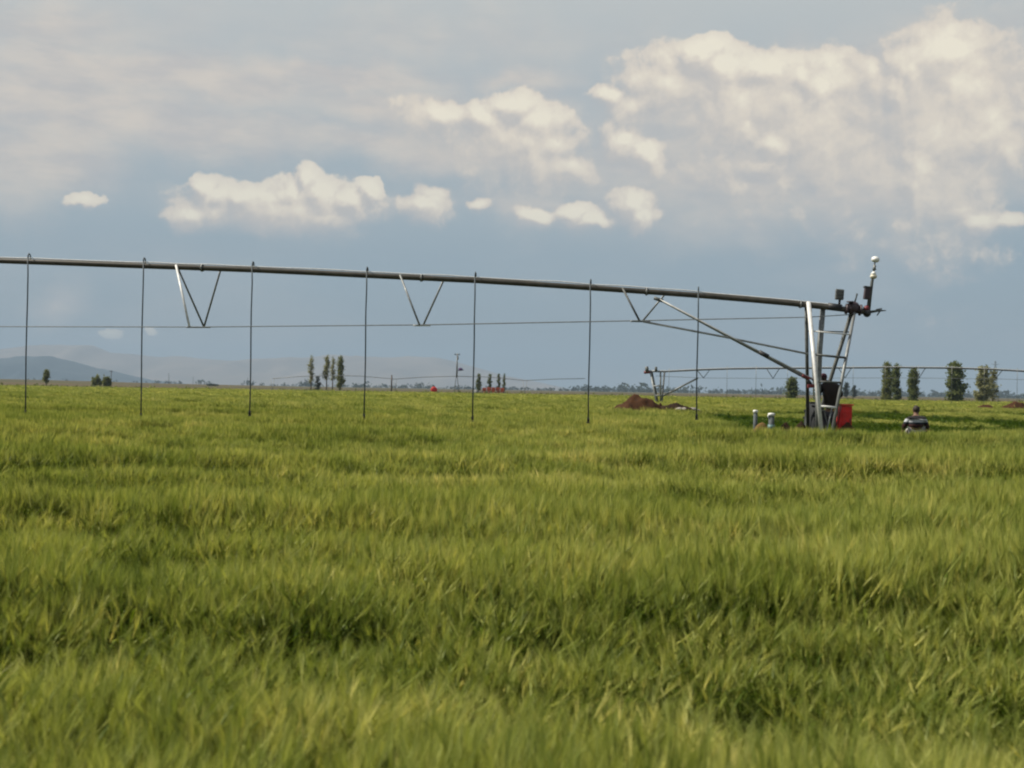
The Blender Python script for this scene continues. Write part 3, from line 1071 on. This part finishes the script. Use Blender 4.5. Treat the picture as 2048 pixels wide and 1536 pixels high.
# ------------------------------------------------------------------ second machine, right of the soil heap
def far_machine():
    Y0 = 117.0
    rt = at(1312, 800, Y0); rt.z = 0
    root = empty('irrigation_machine', rt, 'distant irrigation machine whose thin pipe runs right from a small tower by the soil heap', 'irrigation machine', 'pivot irrigation machines')
    q = lambda px, py, dy=0.0: at(px, py, Y0 + dy)
    line = [(1296, 743), (1330, 743.5), (1400, 740), (1460, 738), (1520, 737.2), (1600, 736.8), (1700, 736), (1800, 735.5), (1900, 736.5), (1980, 739), (2060, 743.5), (2250, 757), (2420, 768)]
    yy = lambda x: float(np.interp(x, [a for a, b in line], [b for a, b in line]))
    tube('water_pipe', [q(*p) for p in line], .062, M['pipe'], root, 8)
    tube('power_cable', [q(a, b - 2.2) for a, b in line], .03, M['galv_light'], root, 5)
    for a, b, dy, m_ in (((1301, 744), (1316, 812), -1.3, 'galv'), ((1329, 744), (1322, 814), -1.3, 'galv_dark'), ((1304, 744), (1319, 812), 1.3, 'galv_dark'), ((1321, 744), (1321, 812), 1.3, 'galv')):
        tube('tower_leg', [q(*a), q(b[0], 822, dy)], .085, M[m_], root, 7)
    for y in (772, 791):
        f = (y - 744) / 68
        tube('ladder_rung', [q(1301 + 15 * f, y, -1.3 * f), q(1329 - 7 * f, y, -1.3 * f)], .06, M['galv'], root, 6)
    tube('brace', [q(1326, 792), q(1396, 756)], .09, M['galv'], root, 6)
    tube('control_box', [q(1294, 744), q(1293.5, 733)], [.2, .16], M['grey'], root, 8)
    tube('mast', [q(1312, 744), q(1312, 733.5)], [.16, .12], M['galv_dark'], root, 6)
    tube('end_elbow', [q(1288, 745), q(1300, 744)], .14, M['darkred'], root, 8)
    for dx in (1338, 1454, 1512, 1575, 1640, 1706, 1770, 1836, 1903, 1968, 2034, 2100):
        c = q(dx, yy(dx))
        h = tube('drop_hose', [c + Vector((0, -.1, .3)), Vector((c.x, c.y - .1, .98))], .02, M['galv'], root, 5)
    for x in (1407, 1546, 1690, 1838, 1992):
        n_ = q(x, 757 if x == 1546 else 756)
        for s in (-13, 13):
            tube('truss_strut', [q(x + s, yy(x + s)), n_], .035, M['galv_dark'], root, 5)
    tube('truss_rod', [q(1312, 752), q(1407, 756), q(1546, 757), q(1690, 756), q(1838, 756), q(1992, 758), q(2250, 764)], .02, M['galv'], root, 5)


far_machine()


def farthest_machine():
    Y0 = 330.0
    rt = at(900, 775, Y0); rt.z = 0
    root = empty('irrigation_machine', rt, 'faint arched irrigation pipe crossing the plain behind the wooden post', 'irrigation machine', 'pivot irrigation machines')
    q = lambda px, py, dy=0.0: at(px, py, Y0 + dy)
    knots = [(545, 757), (600, 753), (660, 751), (720, 752), (790, 758), (850, 754), (910, 752.5), (980, 754), (1050, 761), (1110, 758), (1170, 757)]
    tube('water_pipe', [q(*k) for k in knots], .085, M['galv'], root, 6)
    for x, y in ((545, 757), (790, 758), (1050, 761)):
        for s in (-1, 1):
            for dy in (-1.5, 1.5):
                b = q(x, 780, dy); b.z = .3
                tube('tower_leg', [q(x + s * 4, y), b], .06, M['galv'], root, 5)


farthest_machine()

# ------------------------------------------------------------------ soil heaps and small things at the dig
def mound(px, py_base, Y, w, d, h, m_, label, seed, tail=0.0, power=.85, name='soil_heap', z0=0.0, cat='soil heap'):
    c = at(px, py_base, Y); c.z = z0
    nx, ny = 40, 22
    bm = bmesh.new()
    g = []
    for j in range(ny + 1):
        row = []
        for i in range(nx + 1):
            u, v = i / nx * 2 - 1, j / ny * 2 - 1
            uu = u / (1 + tail) if u > 0 else u
            r = math.sqrt((u * .98) ** 2 + v * v)
            prof = max(0, 1 - r)
            prof = prof ** power if tail == 0 else max(0, 1 - math.sqrt(uu * uu + v * v)) ** .9 * max(0, min(1, (1 - r) * 4))
            x, y = c.x + u * w / 2, c.y + v * d / 2
            nz = noise.fractal(Vector((x * 2.2 + seed, y * 2.2, seed)), .8, 2.1, 5)
            n2 = noise.fractal(Vector((x * .9 + seed, y * .9, seed + 4)), 1, 2, 2)
            z = h * prof * (1 + .2 * n2) + nz * .11 * h * min(1, prof * 5)
            row.append(bm.verts.new((x, y, c.z + max(z, -.05) - (.05 if r >= 1 else 0))))
        g.append(row)
    for j in range(ny):
        for i in range(nx):
            bm.faces.new((g[j][i], g[j][i + 1], g[j + 1][i + 1], g[j + 1][i]))
    o = link(name, bm, m_)
    return tag(o, label, cat, 'heaps of dug soil')


def zt(px, py, Y):
    return at(px, py, Y).z


mound(1277, 815, 64, 4.6, 3.4, 1.40, M['soil'], 'largest brown heap of dug soil, in front of the distant tower', 2.0, power=.75)
mound(1352, 815, 64.6, 3.9, 1.6, 1.02, M['soil_dark'], 'low dark bank of soil trailing right from the largest heap', 5.0, power=.4)
mound(1321, 815, 66.5, .9, .9, 1.15, M['soil'], 'small reddish heap at the foot of the distant tower', 6.5)
mound(1524, 850, 35.2, 1.05, .8, .78, M['soil_ochre'], 'ochre soil heap between the two white-capped standpipes', 8.0, power=.5)
mound(1574, 850, 34.6, .70, .6, .90, M['soil_dark'], 'dark brown soil clod right of the two standpipes', 11.0, power=.4)
mound(1603, 850, 34.4, .75, .6, .84, M['soil_dark'], 'smaller dark clod beside the rear wheel of the near tower', 13.0, power=.4)
mound(1695, 850, 33.9, .95, .7, .86, M['soil'], 'low brown earth heap at the foot of the red cabinet', 17.0, power=.5)
mound(1975, 812, 112, 4.2, 3, 1.05, M['soil'], 'thin brown soil heap in the field under the pale poplars', 19.0)
mound(2032, 812, 112, 4.6, 3, 1.35, M['soil'], 'thicker brown soil heap at the right edge of the field', 23.0)

for i, (px, py, s) in enumerate(((1358, 819, .15), (1368, 820, .18), (1377, 821, .14), (1386, 820, .2), (1394, 823, .17))):
    Y = 64.2 + .1 * i
    c = at(px, py, Y)
    bm = bmesh.new()
    bmesh.ops.create_icosphere(bm, subdivisions=2, radius=1.0)
    for v in bm.verts:
        k = 1 + .25 * noise.noise(v.co * 1.6 + Vector((i * 3.1, 0, 0)))
        v.co = Vector((v.co.x * s * 1.35 * k, v.co.y * s * k, v.co.z * s * .8 * k))
        v.co += Vector((c.x, c.y, 0))
    zmin = min(v.co.z for v in bm.verts)
    hgt = .72
    bmesh.ops.translate(bm, verts=bm.verts, vec=(0, 0, max(.1, c.z)))
    o = link('stone', bm, M['stone'])
    tag(o, ('leftmost', 'second', 'middle', 'fourth', 'rightmost')[i] + ' pale stone, counted from the left, of the five on the short soil bank', 'stone', 'stones on the soil bank')
# bank that carries those stones
mound(1377, 815, 64.4, 2.4, 1.1, .80, M['soil_dark'], 'short soil bank topped with pale stones, beside a drop hose', 29.0, power=.4)


def standpipe(px, top, Y, r, label, extra):
    c = at(px, top, Y)
    root = empty('standpipe', (c.x, c.y, 0), label, 'standpipe', 'white capped standpipes')
    H = c.z
    tube('barrel', [(c.x, c.y, 0), (c.x, c.y, H - .09)], r, M['pipe_grey'], root, 14)
    bm = bmesh.new()
    add_tube(bm, [(c.x, c.y, H - .085), (c.x, c.y, H - .02), (c.x, c.y, H - .005), (c.x, c.y, H)], [r * 1.18, r * 1.2, r * 1.1, r * .6], 14)
    cp = link('cap', bm, M['white'], root)
    if extra:
        tube('spout', [(c.x - r * .8, c.y - .03, H - .04), (c.x - r * 1.25, c.y - .04, H - .07), (c.x - r * 1.3, c.y - .04, H - .13)], [r * .3, r * .26, r * .2], M['white'], root, 8)
    if extra:
        tube('collar', [(c.x, c.y, .62), (c.x, c.y, .76)], r * 1.25, worn('teal_plastic', (.10, .19, .19), (.07, .13, .13)), root, 14)


standpipe(1511, 820, 36.5, .062, 'slimmer grey standpipe with a white cap, left of the ochre soil', False)
standpipe(1543, 826, 34.6, .082, 'thicker grey standpipe with a white cap and teal base collar', True)


def cabinet():
    Y = 34.2
    a = at(1683, 808, Y)
    c = Vector((at(1684, 830, Y).x, Y, 0))
    root = empty('cabinet', c, 'bright red metal cabinet standing right of the near tower legs', 'cabinet')
    H = a.z
    bm = bmesh.new()
    w0, w1 = -.26, .235
    vs = []
    for z, l, r_ in ((.05, w0, w1 - .02), (H - .05, w0 + .2, w1)):
        for x, y in ((l, -.2), (r_, -.2), (r_, .25), (l, .25)):
            vs.append(bm.verts.new((c.x + x, c.y + y, z)))
    for f in ((0, 1, 5, 4), (1, 2, 6, 5), (2, 3, 7, 6), (3, 0, 4, 7), (4, 5, 6, 7), (3, 2, 1, 0)):
        bm.faces.new([vs[i] for i in f])
    bmesh.ops.bevel(bm, geom=list(bm.edges), offset=.014, segments=2, affect='EDGES', profile=.5)
    link('body', bm, M['redmetal'], root, False)
    box('lid', (c.x + .09, c.y + .02, H - .022), (.36, .52, .045), M['redmetal'], root, bevel=.01)
    d = box('door', (c.x + .08, c.y - .213, H * .55), (.26, .02, H * .62), M['redmetal'], root, bevel=.006)
    tube('handle', [(c.x + .17, c.y - .24, H * .6), (c.x + .17, c.y - .24, H * .7)], .012, M['black'], d, 6)
    for sx in (w0 + .04, w1 - .06):
        box('foot', (c.x + sx, c.y, .025), (.07, .4, .05), M['black'], root)


cabinet()


# ------------------------------------------------------------------ people
def skin_mesh(name, joints, edges, mat_, parent, levels=2, root='pelvis', base=(0, 0, 0)):
    names = list(joints)
    idx = {n: i for i, n in enumerate(names)}
    me = bpy.data.meshes.new(name)
    b = Vector(base)
    me.from_pydata([tuple(Vector(joints[n][0]) - b) for n in names], [(idx[a], idx[c]) for a, c in edges], [])
    o = bpy.data.objects.new(name, me)
    COL.objects.link(o)
    sk = o.modifiers.new('skin', 'SKIN')
    sk.use_smooth_shade = True
    sv = me.skin_vertices[0].data
    for n in names:
        r = joints[n][1]
        sv[idx[n]].radius = (r, r) if not isinstance(r, tuple) else r
        sv[idx[n]].use_root = (n == root)
    ss = o.modifiers.new('subd', 'SUBSURF')
    ss.levels = levels
    ss.render_levels = levels
    me.materials.append(mat_)
    o.parent = parent
    return o


def add_hand(j, e, side, wrist, dirv, upv):
    """palm, four unequal bent fingers and a thumb"""
    w = Vector(j[wrist][0])
    d = Vector(dirv).normalized()
    n = Vector(upv).normalized()
    s = d.cross(n).normalized()
    p = side + 'palm'
    j[p] = (w + d * .05, .032)
    e.append((wrist, p))
    for k, (off, L) in enumerate(((-.030, .066), (-.010, .076), (.010, .070), (.029, .056))):
        a, b, c = f'{side}f{k}a', f'{side}f{k}b', f'{side}f{k}c'
        q = w + d * .085 + s * off
        j[a] = (q, .011)
        j[b] = (q + d * L * .55 - n * .012, .009)
        j[c] = (q + d * L * .85 - n * .036, .0075)
        e += [(p, a), (a, b), (b, c)]
    q = w + d * .035 - s * .036
    j[side + 't1'] = (q, .012)
    j[side + 't2'] = (q + d * .035 - s * .026 - n * .012, .009)
    e += [(p, side + 't1'), (side + 't1', side + 't2')]


def face_parts(head, fdir, parent, base, s=1.0):
    f = Vector(fdir).normalized()
    u = Vector((0, 0, 1))
    r = f.cross(u).normalized()
    b = Vector(base)
    for sg in (-1, 1):
        ball('eye', head + f * .088 * s + r * sg * .032 - b + b, .013, M['white'], parent, u=8, v=6)
        ball('ear', head + r * sg * .078 * s, (.018, .026, .032), M['skin'], parent, u=8, v=6)
    tube('nose', [head + f * .09 * s + u * .005, head + f * .118 * s - u * .035], [.010, .016], M['skin'], parent, 6)
    tube('mouth', [head + f * .088 * s - u * .06 - r * .025, head + f * .096 * s - u * .06, head + f * .088 * s - u * .06 + r * .025], .007, M['darkred'], parent, 6)


def worker():
    Yw = 34.15
    q = lambda px, py, dy=0.0: at(px, py, Yw + dy)
    b = q(1656, 872); b.z = .0
    root = empty('person', b, 'person in dark jacket and plum cap standing on the tower base, seen from behind', 'person')
    P_ = lambda px, z, dy=0.0: Vector((at(px, 800, Yw + dy).x, Yw + dy, z))
    zz = lambda py: zt(1656, py, Yw)
    j = {
        'pelvis': (P_(1659, zz(822)), .125), 'waist': (P_(1661, zz(806)), .155), 'chest': (P_(1660, zz(785), -.03), .195), 'upper': (P_(1658, zz(772), .02), .15),
        'neck': (P_(1651, zz(765), .08), .055), 'head0': (P_(1648, zz(760), .11), .075), 'head': (P_(1646.5, zz(755), .13), .082), 'crown': (P_(1646, zz(751.5), .13), .06),
        'lsh': (P_(1646, zz(772), .04), .075), 'lel': (P_(1637, zz(787), .22), .052), 'lwr': (P_(1632, zz(781), .42), .034),
        'rsh': (P_(1673, zz(773), .02), .075), 'rel': (P_(1683, zz(790), .05), .055), 'rwr': (P_(1671, zz(797), .30), .034),
        'lhip': (P_(1653, zz(828)), .095), 'lkn': (P_(1652, zz(847), .06), .066), 'lan': (P_(1651, .60, -.02), .045), 'lto': (P_(1650, .56, .16), .035),
        'rhip': (P_(1665, zz(828)), .095), 'rkn': (P_(1668, zz(847), .05), .066), 'ran': (P_(1668, .60, -.02), .045), 'rto': (P_(1669, .56, .16), .035),
    }
    e = [('pelvis', 'waist'), ('waist', 'chest'), ('chest', 'upper'), ('upper', 'neck'), ('neck', 'head0'), ('head0', 'head'), ('head', 'crown'),
         ('upper', 'lsh'), ('lsh', 'lel'), ('lel', 'lwr'), ('upper', 'rsh'), ('rsh', 'rel'), ('rel', 'rwr'),
         ('pelvis', 'lhip'), ('lhip', 'lkn'), ('lkn', 'lan'), ('lan', 'lto'), ('pelvis', 'rhip'), ('rhip', 'rkn'), ('rkn', 'ran'), ('ran', 'rto')]
    body_j = {k: (v[0], v[1] * (.8 if k not in ('head0', 'head', 'crown', 'neck') else 1)) for k, v in j.items()}
    be = list(e)
    add_hand(body_j, be, 'l', 'lwr', (-.3, 1, .15), (0, -.1, 1))
    add_hand(body_j, be, 'r', 'rwr', (-.3, 1, .1), (0, -.1, 1))
    skin_mesh('body', body_j, be, M['skin'], root, base=b)
    tj = {k: j[k] for k in ('pelvis', 'waist', 'chest', 'upper', 'lsh', 'lel', 'lwr', 'rsh', 'rel', 'rwr')}
    tj['collar'] = (j['neck'][0], .072)
    tj = {k: (v[0], v[1] * 1.12 + .012) for k, v in tj.items()}
    skin_mesh('jacket', tj, [x for x in e if x[0] in tj and x[1] in tj] + [('upper', 'collar')], M['navy'], root, base=b)
    lj = {k: (j[k][0], j[k][1] * 1.1 + .01) for k in ('pelvis', 'lhip', 'lkn', 'lan', 'rhip', 'rkn', 'ran')}
    skin_mesh('trousers', lj, [x for x in e if x[0] in lj and x[1] in lj], M['slate'], root, base=b)
    for s in 'lr':
        a, c = j[s + 'an'][0], j[s + 'to'][0]
        tube('boot', [a + Vector((0, -.06, -.04)), a + Vector((0, 0, -.03)), c, c + Vector((0, .06, -.01))], [.045, .055, .05, .03], M['black'], root, 9)
    h = j['head'][0]
    bm = bmesh.new()
    add_ball(bm, h + Vector((0, -.005, .025)), (.098, .108, .10), 14, 10)
    bmesh.ops.bisect_plane(bm, geom=list(bm.verts) + list(bm.edges) + list(bm.faces), plane_co=h + Vector((0, 0, -.02)), plane_no=(0, -.35, 1), clear_inner=True)
    link('cap', bm, M['plum'], root)
    bm = bmesh.new()
    add_ball(bm, h + Vector((0, -.02, -.03)), (.086, .085, .06), 12, 8)
    link('hair', bm, M['hair'], root)
    face_parts(h - Vector((0, 0, .01)), (-.1, 1, -.15), root, b)


worker()


def sitter():
    Ys = 34.4
    b0 = at(1831, 866, Ys); b0.z = 0
    seat_o = mound(1831, 866, Ys + .12, 2.0, 1.5, .60, M['soil_dark'], 'low earth bank under the person in the striped jersey', 41.0, power=.5)
    root = empty('person', b0, 'person in dark jersey with a white stripe, sitting hunched in the crop, back turned', 'person')
    P_ = lambda px, py, dy=0.0: Vector((at(px, py, Ys + dy).x, Ys + dy, zt(px, py, Ys)))
    j = {
        'pelvis': (P_(1831, 862, 0), .15), 'waist': (P_(1831, 853, 0), .205), 'chest': (P_(1832, 844, .03), .215), 'upper': (P_(1832, 838, .08), .16),
        'neck': (P_(1832, 831, .12), .062), 'head0': (P_(1832, 826, .15), .082), 'head': (P_(1832, 820, .16), .092), 'crown': (P_(1832, 815, .15), .07),
        'lsh': (P_(1817, 839, .06), .085), 'lel': (P_(1808, 853, .10), .058), 'lwr': (P_(1807, 862, .32), .036),
        'rsh': (P_(1847, 839, .06), .085), 'rel': (P_(1854, 852, .10), .058), 'rwr': (P_(1856, 861, .32), .036),
        'lhip': (P_(1824, 864, .03), .11), 'lkn': (P_(1816, 862, .48), .075), 'lan': (Vector((P_(1818, 862).x, Ys + .62, .12)), .05), 'lto': (Vector((P_(1816, 862).x, Ys + .80, .06)), .04),
        'rhip': (P_(1839, 864, .03), .11), 'rkn': (P_(1846, 862, .48), .075), 'ran': (Vector((P_(1844, 862).x, Ys + .62, .12)), .05), 'rto': (Vector((P_(1846, 862).x, Ys + .80, .06)), .04),
    }
    e = [('pelvis', 'waist'), ('waist', 'chest'), ('chest', 'upper'), ('upper', 'neck'), ('neck', 'head0'), ('head0', 'head'), ('head', 'crown'),
         ('upper', 'lsh'), ('lsh', 'lel'), ('lel', 'lwr'), ('upper', 'rsh'), ('rsh', 'rel'), ('rel', 'rwr'),
         ('pelvis', 'lhip'), ('lhip', 'lkn'), ('lkn', 'lan'), ('lan', 'lto'), ('pelvis', 'rhip'), ('rhip', 'rkn'), ('rkn', 'ran'), ('ran', 'rto')]
    bj = {k: (v[0], v[1] * (.8 if k not in ('head0', 'head', 'crown', 'neck') else 1)) for k, v in j.items()}
    be = list(e)
    add_hand(bj, be, 'l', 'lwr', (.1, 1, -.25), (0, .2, 1))
    add_hand(bj, be, 'r', 'rwr', (-.1, 1, -.25), (0, .2, 1))
    skin_mesh('body', bj, be, M['skin'], root, base=b0)
    tj = {k: j[k] for k in ('pelvis', 'waist', 'chest', 'upper', 'lsh', 'lel', 'rsh', 'rel')}
    tj['pelvis'] = (j['waist'][0] + Vector((0, 0, -.05)), .165)
    tj['lcuff'] = (j['lel'][0].lerp(j['lwr'][0], .75), .042)
    tj['rcuff'] = (j['rel'][0].lerp(j['rwr'][0], .75), .042)
    tj['collar'] = (j['neck'][0] + Vector((0, -.01, -.02)), .068)
    tj = {k: (v[0], v[1] * 1.06 + .01) for k, v in tj.items()}
    skin_mesh('jersey', tj, [x for x in e if x[0] in tj and x[1] in tj] + [('lel', 'lcuff'), ('rel', 'rcuff'), ('upper', 'collar')], M['shirt'], root, base=b0)
    lj = {k: (j[k][0], j[k][1] * 1.12 + .01) for k in ('pelvis', 'lhip', 'lkn', 'lan', 'rhip', 'rkn', 'ran')}
    skin_mesh('trousers', lj, [x for x in e if x[0] in lj and x[1] in lj], M['pale_cloth'], root, base=b0)
    for s in 'lr':
        a, c = j[s + 'an'][0], j[s + 'to'][0]
        tube('shoe', [a + Vector((0, -.06, -.05)), a + Vector((0, 0, -.04)), c, c + Vector((0, .06, -.01))], [.04, .05, .045, .03], M['black'], root, 9)
    h = j['head'][0]
    bm = bmesh.new()
    add_ball(bm, h + Vector((0, -.022, .02)), (.102, .10, .115), 14, 10)
    for v in bm.verts:
        v.co += Vector(rng.normal(0, .004, 3))
    link('hair', bm, M['hair'], root)
    face_parts(h - Vector((0, 0, .02)), (0, 1, -.2), root, b0)


sitter()

# ------------------------------------------------------------------ barley
LIB = bpy.data.collections.new('barley_clumps')       # not linked: only the crop's node tree uses it
LIBW = bpy.data.collections.new('weed_clumps')


class Buf:
    def __init__(self):
        self.v, self.f, self.h, self.t = [], [], [], []

    def face(self, pts, head, tone):
        i = len(self.v)
        self.v += pts
        self.f.append(tuple(range(i, i + len(pts))))
        self.h.append(head)
        self.t.append(tone)

    def ribbon(self, pts, w, side, head, tone):
        for a, b, wa, wb in zip(pts, pts[1:], w, w[1:]):
            if wb <= 1e-5:
                self.face([a - side * wa, a + side * wa, b], head, tone)
            else:
                self.face([a - side * wa, a + side * wa, b + side * wb, b - side * wb], head, tone)


def clump(n, tile, ear_share, hmean, coll, fat=1.0, m_='crop'):
    B = Buf()
    for _ in range(n):
        x, y = rng.uniform(-tile / 2, tile / 2, 2)
        h = hmean * rng.uniform(.80, 1.08)
        a = rng.uniform(0, 2 * math.pi)
        bend = rng.uniform(.02, .16) * h
        d = Vector((math.cos(a), math.sin(a), 0))
        base = Vector((x, y, 0))
        tone = float(rng.uniform(0, 1))
        pts = [base + d * (bend * q * q) + Vector((0, 0, h * q)) for q in (0, .35, .7, 1)]
        sa = rng.uniform(0, math.pi)
        side = Vector((math.cos(sa), math.sin(sa), 0))
        B.ribbon(pts, [.0026 * fat] * 4, side, .15, tone)
        # leaves
        for q in range(rng.integers(3, 5)):
            hq = rng.uniform(.30, .88)
            o = base + d * (bend * hq * hq) + Vector((0, 0, h * hq))
            b = rng.uniform(0, 2 * math.pi)
            ld = Vector((math.cos(b), math.sin(b), 0))
            L = rng.uniform(.14, .26)
            r_ = rng.uniform(.3, 1.1)
            ps = [o + ld * (L * .62 * s) + Vector((0, 0, L * (.85 * s - r_ * s * s))) for s in (0, .3, .6, .85, 1)]
            w = .0062 * fat
            B.ribbon(ps, [w * .7, w, w * .9, w * .5, 0], Vector((-ld.y, ld.x, 0)), rng.uniform(0, .22), tone)
        if rng.uniform() < ear_share:
            tip = pts[-1]
            # nodding ear
            nod = rng.uniform(.05, .75)
            ax = (Vector((0, 0, 1)) * math.cos(nod) + d * math.sin(nod)).normalized()
            u = ax.orthogonal().normalized()
            v = ax.cross(u)
            L = rng.uniform(.06, .085)
            rad = .0062 * fat
            rings = []
            for q, k in ((0, .35), (.3, 1), (.75, .85), (1, .25)):
                rings.append([tip + ax * L * q + (u * math.cos(g) + v * math.sin(g)) * rad * k for g in (0, 1.571, 3.142, 4.712)])
            for r0, r1 in zip(rings, rings[1:]):
                for g in range(4):
                    B.face([r0[g], r0[(g + 1) % 4], r1[(g + 1) % 4], r1[g]], .9, tone)
            for g in range(16):
                q = rng.uniform(.1, 1)
                ang = rng.uniform(0, 2 * math.pi)
                rd = u * math.cos(ang) + v * math.sin(ang)
                o = tip + ax * L * q + rd * rad * .7
                AL = rng.uniform(.10, .15)
                e_ = o + ax * AL + rd * AL * rng.uniform(.04, .20)
                sd = rd.cross(ax) * .0011 * fat
                B.face([o - sd, o + sd, e_], 1.0, tone)
    me = bpy.data.meshes.new('clump')
    me.from_pydata([tuple(p) for p in B.v], [], B.f)
    for nm, arr in (('head', B.h), ('tone', B.t)):
        a_ = me.attributes.new(nm, 'FLOAT', 'FACE')
        a_.data.foreach_set('value', arr)
    me.materials.append(M[m_])
    o = bpy.data.objects.new('clump', me)
    coll.objects.link(o)


NV = 9
for i in range(NV):
    clump(74, .44, [.95, .95, .9, .9, .85, .8, .6, .4, .2][i], [.60, .60, .61, .59, .59, .58, .57, .55, .53][i], LIB, .85)
for i in range(4):
    clump(60, .5, .0, .5, LIBW, 1.5, 'weed')


def scatter(name, pts, coll, label):
    """pts: x, y, z, matrix-tilt (tx, ty), sxy, sz, idx"""
    me = bpy.data.meshes.new(name)
    n = len(pts)
    me.from_pydata([(p[0], p[1], p[2]) for p in pts], [], [])
    rot, scl, idx = np.zeros((n, 3)), np.zeros((n, 3)), np.zeros(n, dtype=np.int32)
    rz = rng.uniform(0, 2 * math.pi, n)
    for i, p in enumerate(pts):
        e = (Matrix.Rotation(p[4], 3, 'Y') @ Matrix.Rotation(p[3], 3, 'X') @ Matrix.Rotation(rz[i], 3, 'Z')).to_euler()
        rot[i] = (e.x, e.y, e.z)
        scl[i] = (p[5], p[5], p[6])
        idx[i] = p[7]
    for nm, ty, arr in (('rot', 'FLOAT_VECTOR', rot), ('scl', 'FLOAT_VECTOR', scl)):
        a = me.attributes.new(nm, ty, 'POINT')
        a.data.foreach_set('vector', arr.ravel())
    a = me.attributes.new('idx', 'INT', 'POINT')
    a.data.foreach_set('value', idx)
    o = bpy.data.objects.new(name, me)
    COL.objects.link(o)
    ng = bpy.data.node_groups.new(name, 'GeometryNodeTree')
    ng.interface.new_socket('Geometry', in_out='INPUT', socket_type='NodeSocketGeometry')
    ng.interface.new_socket('Geometry', in_out='OUTPUT', socket_type='NodeSocketGeometry')
    N = ng.nodes.new
    gi, go = N('NodeGroupInput'), N('NodeGroupOutput')
    ci = N('GeometryNodeCollectionInfo')
    ci.inputs[0].default_value = coll
    ci.inputs['Separate Children'].default_value = True
    ci.inputs['Reset Children'].default_value = True
    ip = N('GeometryNodeInstanceOnPoints')
    ip.inputs['Pick Instance'].default_value = True

    def named(ty, nm):
        nd = N('GeometryNodeInputNamedAttribute')
        nd.data_type = ty
        nd.inputs[0].default_value = nm
        return nd.outputs[0]
    L = ng.links.new
    L(gi.outputs[0], ip.inputs['Points'])
    L(ci.outputs[0], ip.inputs['Instance'])
    L(named('INT', 'idx'), ip.inputs['Instance Index'])
    L(named('FLOAT_VECTOR', 'rot'), ip.inputs['Rotation'])
    L(named('FLOAT_VECTOR', 'scl'), ip.inputs['Scale'])
    L(ip.outputs[0], go.inputs[0])
    md = o.modifiers.new('scatter', 'NODES')
    md.node_group = ng
    tag(o, label, None, None, 'stuff')
    return o


CLEAR = [(6.4, 33.1), (8.1, 50), (9.9, 64), (12.5, 74), (22, 84), (36, 98), (75, 98), (75, 33.1)]


def inside(x, y):
    c = False
    n = len(CLEAR)
    for i in range(n):
        x1, y1 = CLEAR[i]
        x2, y2 = CLEAR[(i + 1) % n]
        if (y1 > y) != (y2 > y) and x < (x2 - x1) * (y - y1) / (y2 - y1) + x1:
            c = not c
    return c


def wave(x, y):
    """height of the stand: long swells pressed into it by the wind"""
    a = noise.fractal(Vector((x * .14 + 4.1, y * .62 + .5, 1.3)), .8, 2.0, 3)
    b = noise.fractal(Vector((x * .75, y * 1.5 + 7.7, 4.2)), .9, 2.0, 3)
    c = noise.fractal(Vector((x * .06 + 2.2, y * .40 + 2.02, 8.8)), .7, 2.0, 2)
    return a * .65 + c * 1.0, b


crop, weeds = [], []


def fill(y0, y1, step, sxy, far):
    y = y0
    while y < y1:
        hw = .5 * y + 4
        x = -hw
        while x < hw:
            xx, yy = x + random.uniform(-.5, .5) * step, y + random.uniform(-.5, .5) * step
            a, b = wave(xx, yy)
            cl = inside(xx, yy)
            patch = noise.noise(Vector((xx * .11 + 9, yy * .06, 2.2)))
            tx = .12 * b + random.uniform(-.07, .07) - .05
            ty = .10 * b + .07 + random.uniform(-.07, .07)
            if cl:
                if patch > .22 and yy > 40:
                    crop.append((xx, yy, 0, tx, ty, sxy, .62 + .2 * b + .3 * (patch - .22), min(NV - 1, int(random.random() * 9))))
                else:
                    weeds.append((xx, yy, 0, tx * 2, ty * 2, sxy * 1.1, .55 + .45 * b + .2 * patch, random.randrange(4)))
            else:
                amp = 1.0 if yy < 28 else (.8 if not far else .55)
                h = .82 + amp * (.46 * a + .10 * b) + random.uniform(-.07, .07)
                k = .42 - .75 * a - .25 * b + random.uniform(-.30, .30)      # hollows are leafier
                idx = int(max(0, min(NV - 1, (k - .1) * NV)))
                crop.append((xx, yy, 0, tx, ty, sxy, max(.36, min(1.12, h)), idx))
            x += step
        y += step


fill(1.3, 14, .27, 1.0, False)
fill(14, 48, .36, 1.05, False)
fill(48, 110, .75, 2.1, True)
fill(110, 262, 1.9, 5.0, True)
scatter('barley_crop', crop, LIB, 'green and yellow awned barley standing in wind-pressed waves')
scatter('weeds', weeds, LIBW, 'low dark green growth in the cleared strip by the tower')

# canopy under the far stand
def canopy_z(x, y):
    a, b = wave(x * .5, y * .5)
    return .36 + .05 * a + .04 * b


fx = list(np.linspace(-150, 190, 120))
fy = list(np.linspace(112, 264, 70))
cf = grid_mesh('barley_canopy', fx, fy, canopy_z, M['far_crop'], 'stuff', 'closed far part of the barley stand')

# ------------------------------------------------------------------ air
bm = bmesh.new()
add_box(bm, (0, 7500, 249), (33000, 17400, 506))
hz = link('haze', bm, bpy.data.materials.new('haze_air'), None, False)
tag(hz, 'thin pale haze over the plain', None, None, 'stuff')
hm = hz.data.materials[0]
hm.use_nodes = True
hm.node_tree.nodes.clear()
ho = hm.node_tree.nodes.new('ShaderNodeOutputMaterial')
pv = hm.node_tree.nodes.new('ShaderNodeVolumePrincipled')
pv.inputs['Color'].default_value = (.39, .52, .67, 1)
pv.inputs['Density'].default_value = 1.3e-4
pv.inputs['Anisotropy'].default_value = 0.0
hm.node_tree.links.new(pv.outputs[0], ho.inputs['Volume'])
